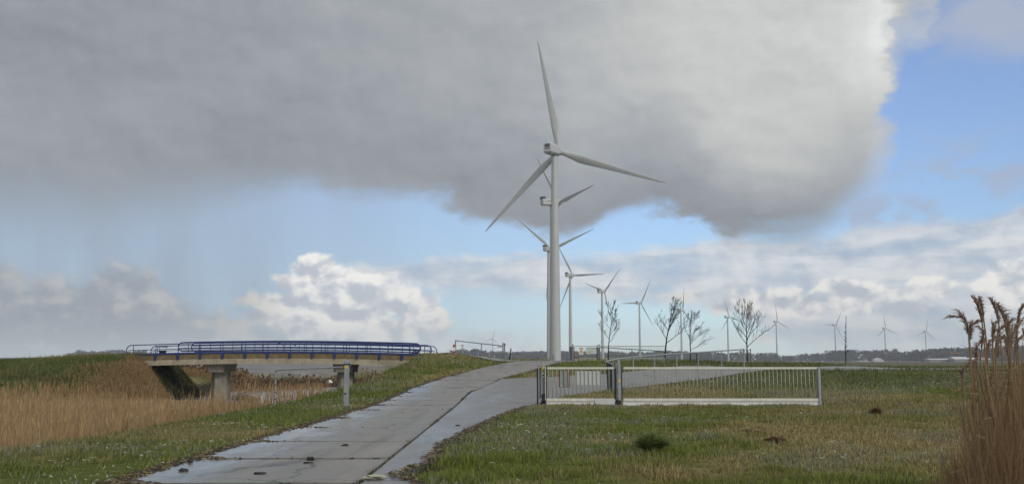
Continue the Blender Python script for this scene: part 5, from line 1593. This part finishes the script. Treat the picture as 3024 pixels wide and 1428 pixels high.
# ================================================================== single tussocks, bush, clods
def tussock(px, py, d, wid, hgt, colr, label, n, seed, name='grass_tussock', cat='tussock'):
    p = PX(px, py, d)
    t = thing(name, label, cat, (p.x, d, H1(p.x, d)))
    r = np.random.default_rng(seed)
    a = r.uniform(0, 2 * np.pi, n); q = np.sqrt(r.random(n)) * wid / 2
    bx_, by_ = np.cos(a) * q * 0.6, np.sin(a) * q * 0.6
    h = hgt * r.uniform(0.5, 1.1, n) * (1 - 0.45 * (q / (wid / 2)) ** 2)
    tip_ = np.column_stack([bx_ + np.cos(a) * q * 0.9 + r.normal(0, 0.05, n), by_ + np.sin(a) * q * 0.9 + r.normal(0, 0.05, n), h])
    mid_ = np.column_stack([bx_, by_, h * 0.62])
    w = 0.014 + 0.006 * r.random(n)
    S = np.column_stack([-np.sin(a), np.cos(a), 0 * a]) * w[:, None]
    B0 = np.column_stack([bx_ * 0.7, by_ * 0.7, 0 * a - 0.03])
    T = np.concatenate([np.stack([B0 - S, B0 + S, mid_ + S], 1), np.stack([B0 - S, mid_ + S, mid_ - S], 1), np.stack([mid_ - S, mid_ + S, tip_], 1)])
    cc = np.array(colr) * r.uniform(0.5, 1.5, (n, 1))
    o = tri_mesh('blades', T, np.concatenate([cc, cc, cc]), MT['grass'])
    o.parent = t
    return t
tussock(1925, 1334, 17.3, 0.66, 0.40, (0.17, 0.21, 0.065), 'dark green shaggy tussock in the middle of the near lawn', 760, 1)
tussock(2290, 1304, 19.4, 0.42, 0.15, (0.24, 0.145, 0.07), 'rusty brown low tussock on the lawn right of the dark green one', 500, 2)
tussock(2588, 1222, 29.5, 0.42, 0.26, (0.19, 0.105, 0.055), 'small reddish brown plant on the lawn right of the gate end', 360, 3, 'dock_plant', 'plant')
tussock(2205, 1268, 22.5, 0.7, 0.10, (0.26, 0.19, 0.10), 'faded tan tussock on the lawn below the gate', 420, 4)

def clod(px, py, d, w, h, label, seed, mat='mud', name='mud_clod', cat='clod', lift=0.03):
    p = PX(px, py, d)
    rr = random.Random(seed)
    z = float(HR(np.array([p.x]), np.array([d]))[0]) + lift
    bm = bmesh.new()
    bmesh.ops.create_icosphere(bm, subdivisions=2, radius=0.5)
    for v in bm.verts:
        k = 1 + rr.uniform(-0.5, 0.45)
        v.co = Vector((v.co.x * w * k, v.co.y * w * 0.6 * k, max(v.co.z * h * 1.6 * k + h * 0.25, -0.01)))
    me_ = bpy.data.meshes.new(name); bm.to_mesh(me_); bm.free()
    me_.materials.append(MT[mat])
    o = place(name, me_, None, (p.x, d, z), (0, 0, rr.uniform(-0.4, 0.4)))
    return tag(o, label, cat)
def yflat(py): return 1.565 * FPX / (py - HORIZON)
clod(540, 1378, yflat(1380), 0.17, 0.035, 'dark clod of mud at the left edge of the concrete road', 1)
clod(768, 1388, yflat(1389), 0.19, 0.03, 'long dark clod of mud in the middle of the nearest slab', 2)
clod(563, 1354, yflat(1356), 0.07, 0.05, 'small dark clod on the verge edge above the muddy road edge', 3)
clod(916, 1347, yflat(1348), 0.11, 0.05, 'pointed dark clod on a slab joint in the road', 4)
clod(908, 1357, yflat(1357.5), 0.15, 0.02, 'flat dark smear of mud below the pointed clod', 5)
clod(1018, 1308, yflat(1309), 0.13, 0.035, 'small dark clod further up the middle of the road', 6)
clod(1352, 1249, yflat(1250), 0.12, 0.025, 'dark clod lying on the asphalt at the right of the road', 7)
clod(1103, 1399, yflat(1401), 0.30, 0.05, 'pale lump of old snow at the foot of the road joint', 8, 'snow', 'snow_lump', 'snow')
clod(1065, 1424, yflat(1424), 0.22, 0.035, 'pale lump of old snow at the bottom edge of the picture', 9, 'snow', 'snow_lump', 'snow')
wl = PX(975, 1126, 98)
o = clod(975, 1126, 98, 0.45, 0.22, 'small white lump among brown reeds beyond the bridge', 10, 'white', 'white_lump', 'debris', 0)
o.location.z = wl.z - 0.1

# evergreen bush by the pier
def leafy_bush(px, py, d, w, h, label, seed, n=1500):
    p = PX(px, py, d)
    g_ = H1(p.x, d)
    t = thing('bush', label, 'bush', (p.x, d, g_))
    r = np.random.default_rng(seed)
    c3 = r.normal(0, 1, (n, 3)); c3 /= np.linalg.norm(c3, axis=1)[:, None]
    c3 *= (r.random((n, 1)) ** 0.4)
    lump = 0.75 + 0.5 * vnoise(c3[:, 0] * 3, c3[:, 2] * 3, 1.0, seed)
    c3 = c3 * np.array([w / 2, w / 2, h / 2]) * lump[:, None] + np.array([0, 0, h / 2])
    A = r.normal(0, 1, (n, 3)) * 0.045; B = r.normal(0, 1, (n, 3)) * 0.045
    T = np.stack([c3, c3 + A, c3 + B], 1)
    o_ = tri_mesh('foliage', T, np.array([0.028, 0.045, 0.015]) * r.uniform(0.5, 1.6, (n, 1)), MT['grass'])
    o_.parent = t
    mb_ = MB()
    for k in range(6):
        a = k * 1.05
        mb_.tube([(0, 0, -0.1), (math.cos(a) * w * 0.2, math.sin(a) * w * 0.2, h * 0.6)], [0.02, 0.008], 5)
    mb_.build('stems', MT['bark'], t)
    return t
leafy_bush(712, 1175, 75.5, 1.6, 1.0, 'dark evergreen bush beside the left bridge pier', 5)
leafy_bush(742, 1185, 74.0, 1.2, 0.7, 'low dark bush at the water edge right of the left pier', 6, 900)
leafy_bush(728, 1228, 38.0, 0.7, 0.40, 'dark dead bush between the reeds and the verge', 7, 700)

# ================================================================== the hazy air
hz = MB().box(-4700, 4700, -400, 4700, -4.0, 135.0)
hm = bpy.data.materials.new('hazy_air'); hm.use_nodes = True
hn = hm.node_tree; hn.nodes.clear()
pv = hn.nodes.new('ShaderNodeVolumePrincipled')
pv.inputs['Color'].default_value = (0.90, 0.95, 1.0, 1)
pv.inputs['Density'].default_value = 0.00018
ho = hn.nodes.new('ShaderNodeOutputMaterial')
hn.links.new(pv.outputs[0], ho.inputs['Volume'])
tag(hz.build('haze', hm), kind='stuff')

# repeats carry their group
GROUPS = {'bar_gate': 'bar gates', 'bare_tree': 'bare young trees', 'mud_clod': 'clods of mud on the road', 'snow_lump': 'lumps of old snow', 'barn': 'far barns',
          'house': 'far houses', 'grass_tussock': 'tussocks on the lawn', 'bush': 'bushes by the canal'}
for o in col.objects:
    k = o.name.split('.')[0]
    if o.parent is None and k in GROUPS and 'category' in o:
        o['group'] = GROUPS[k]
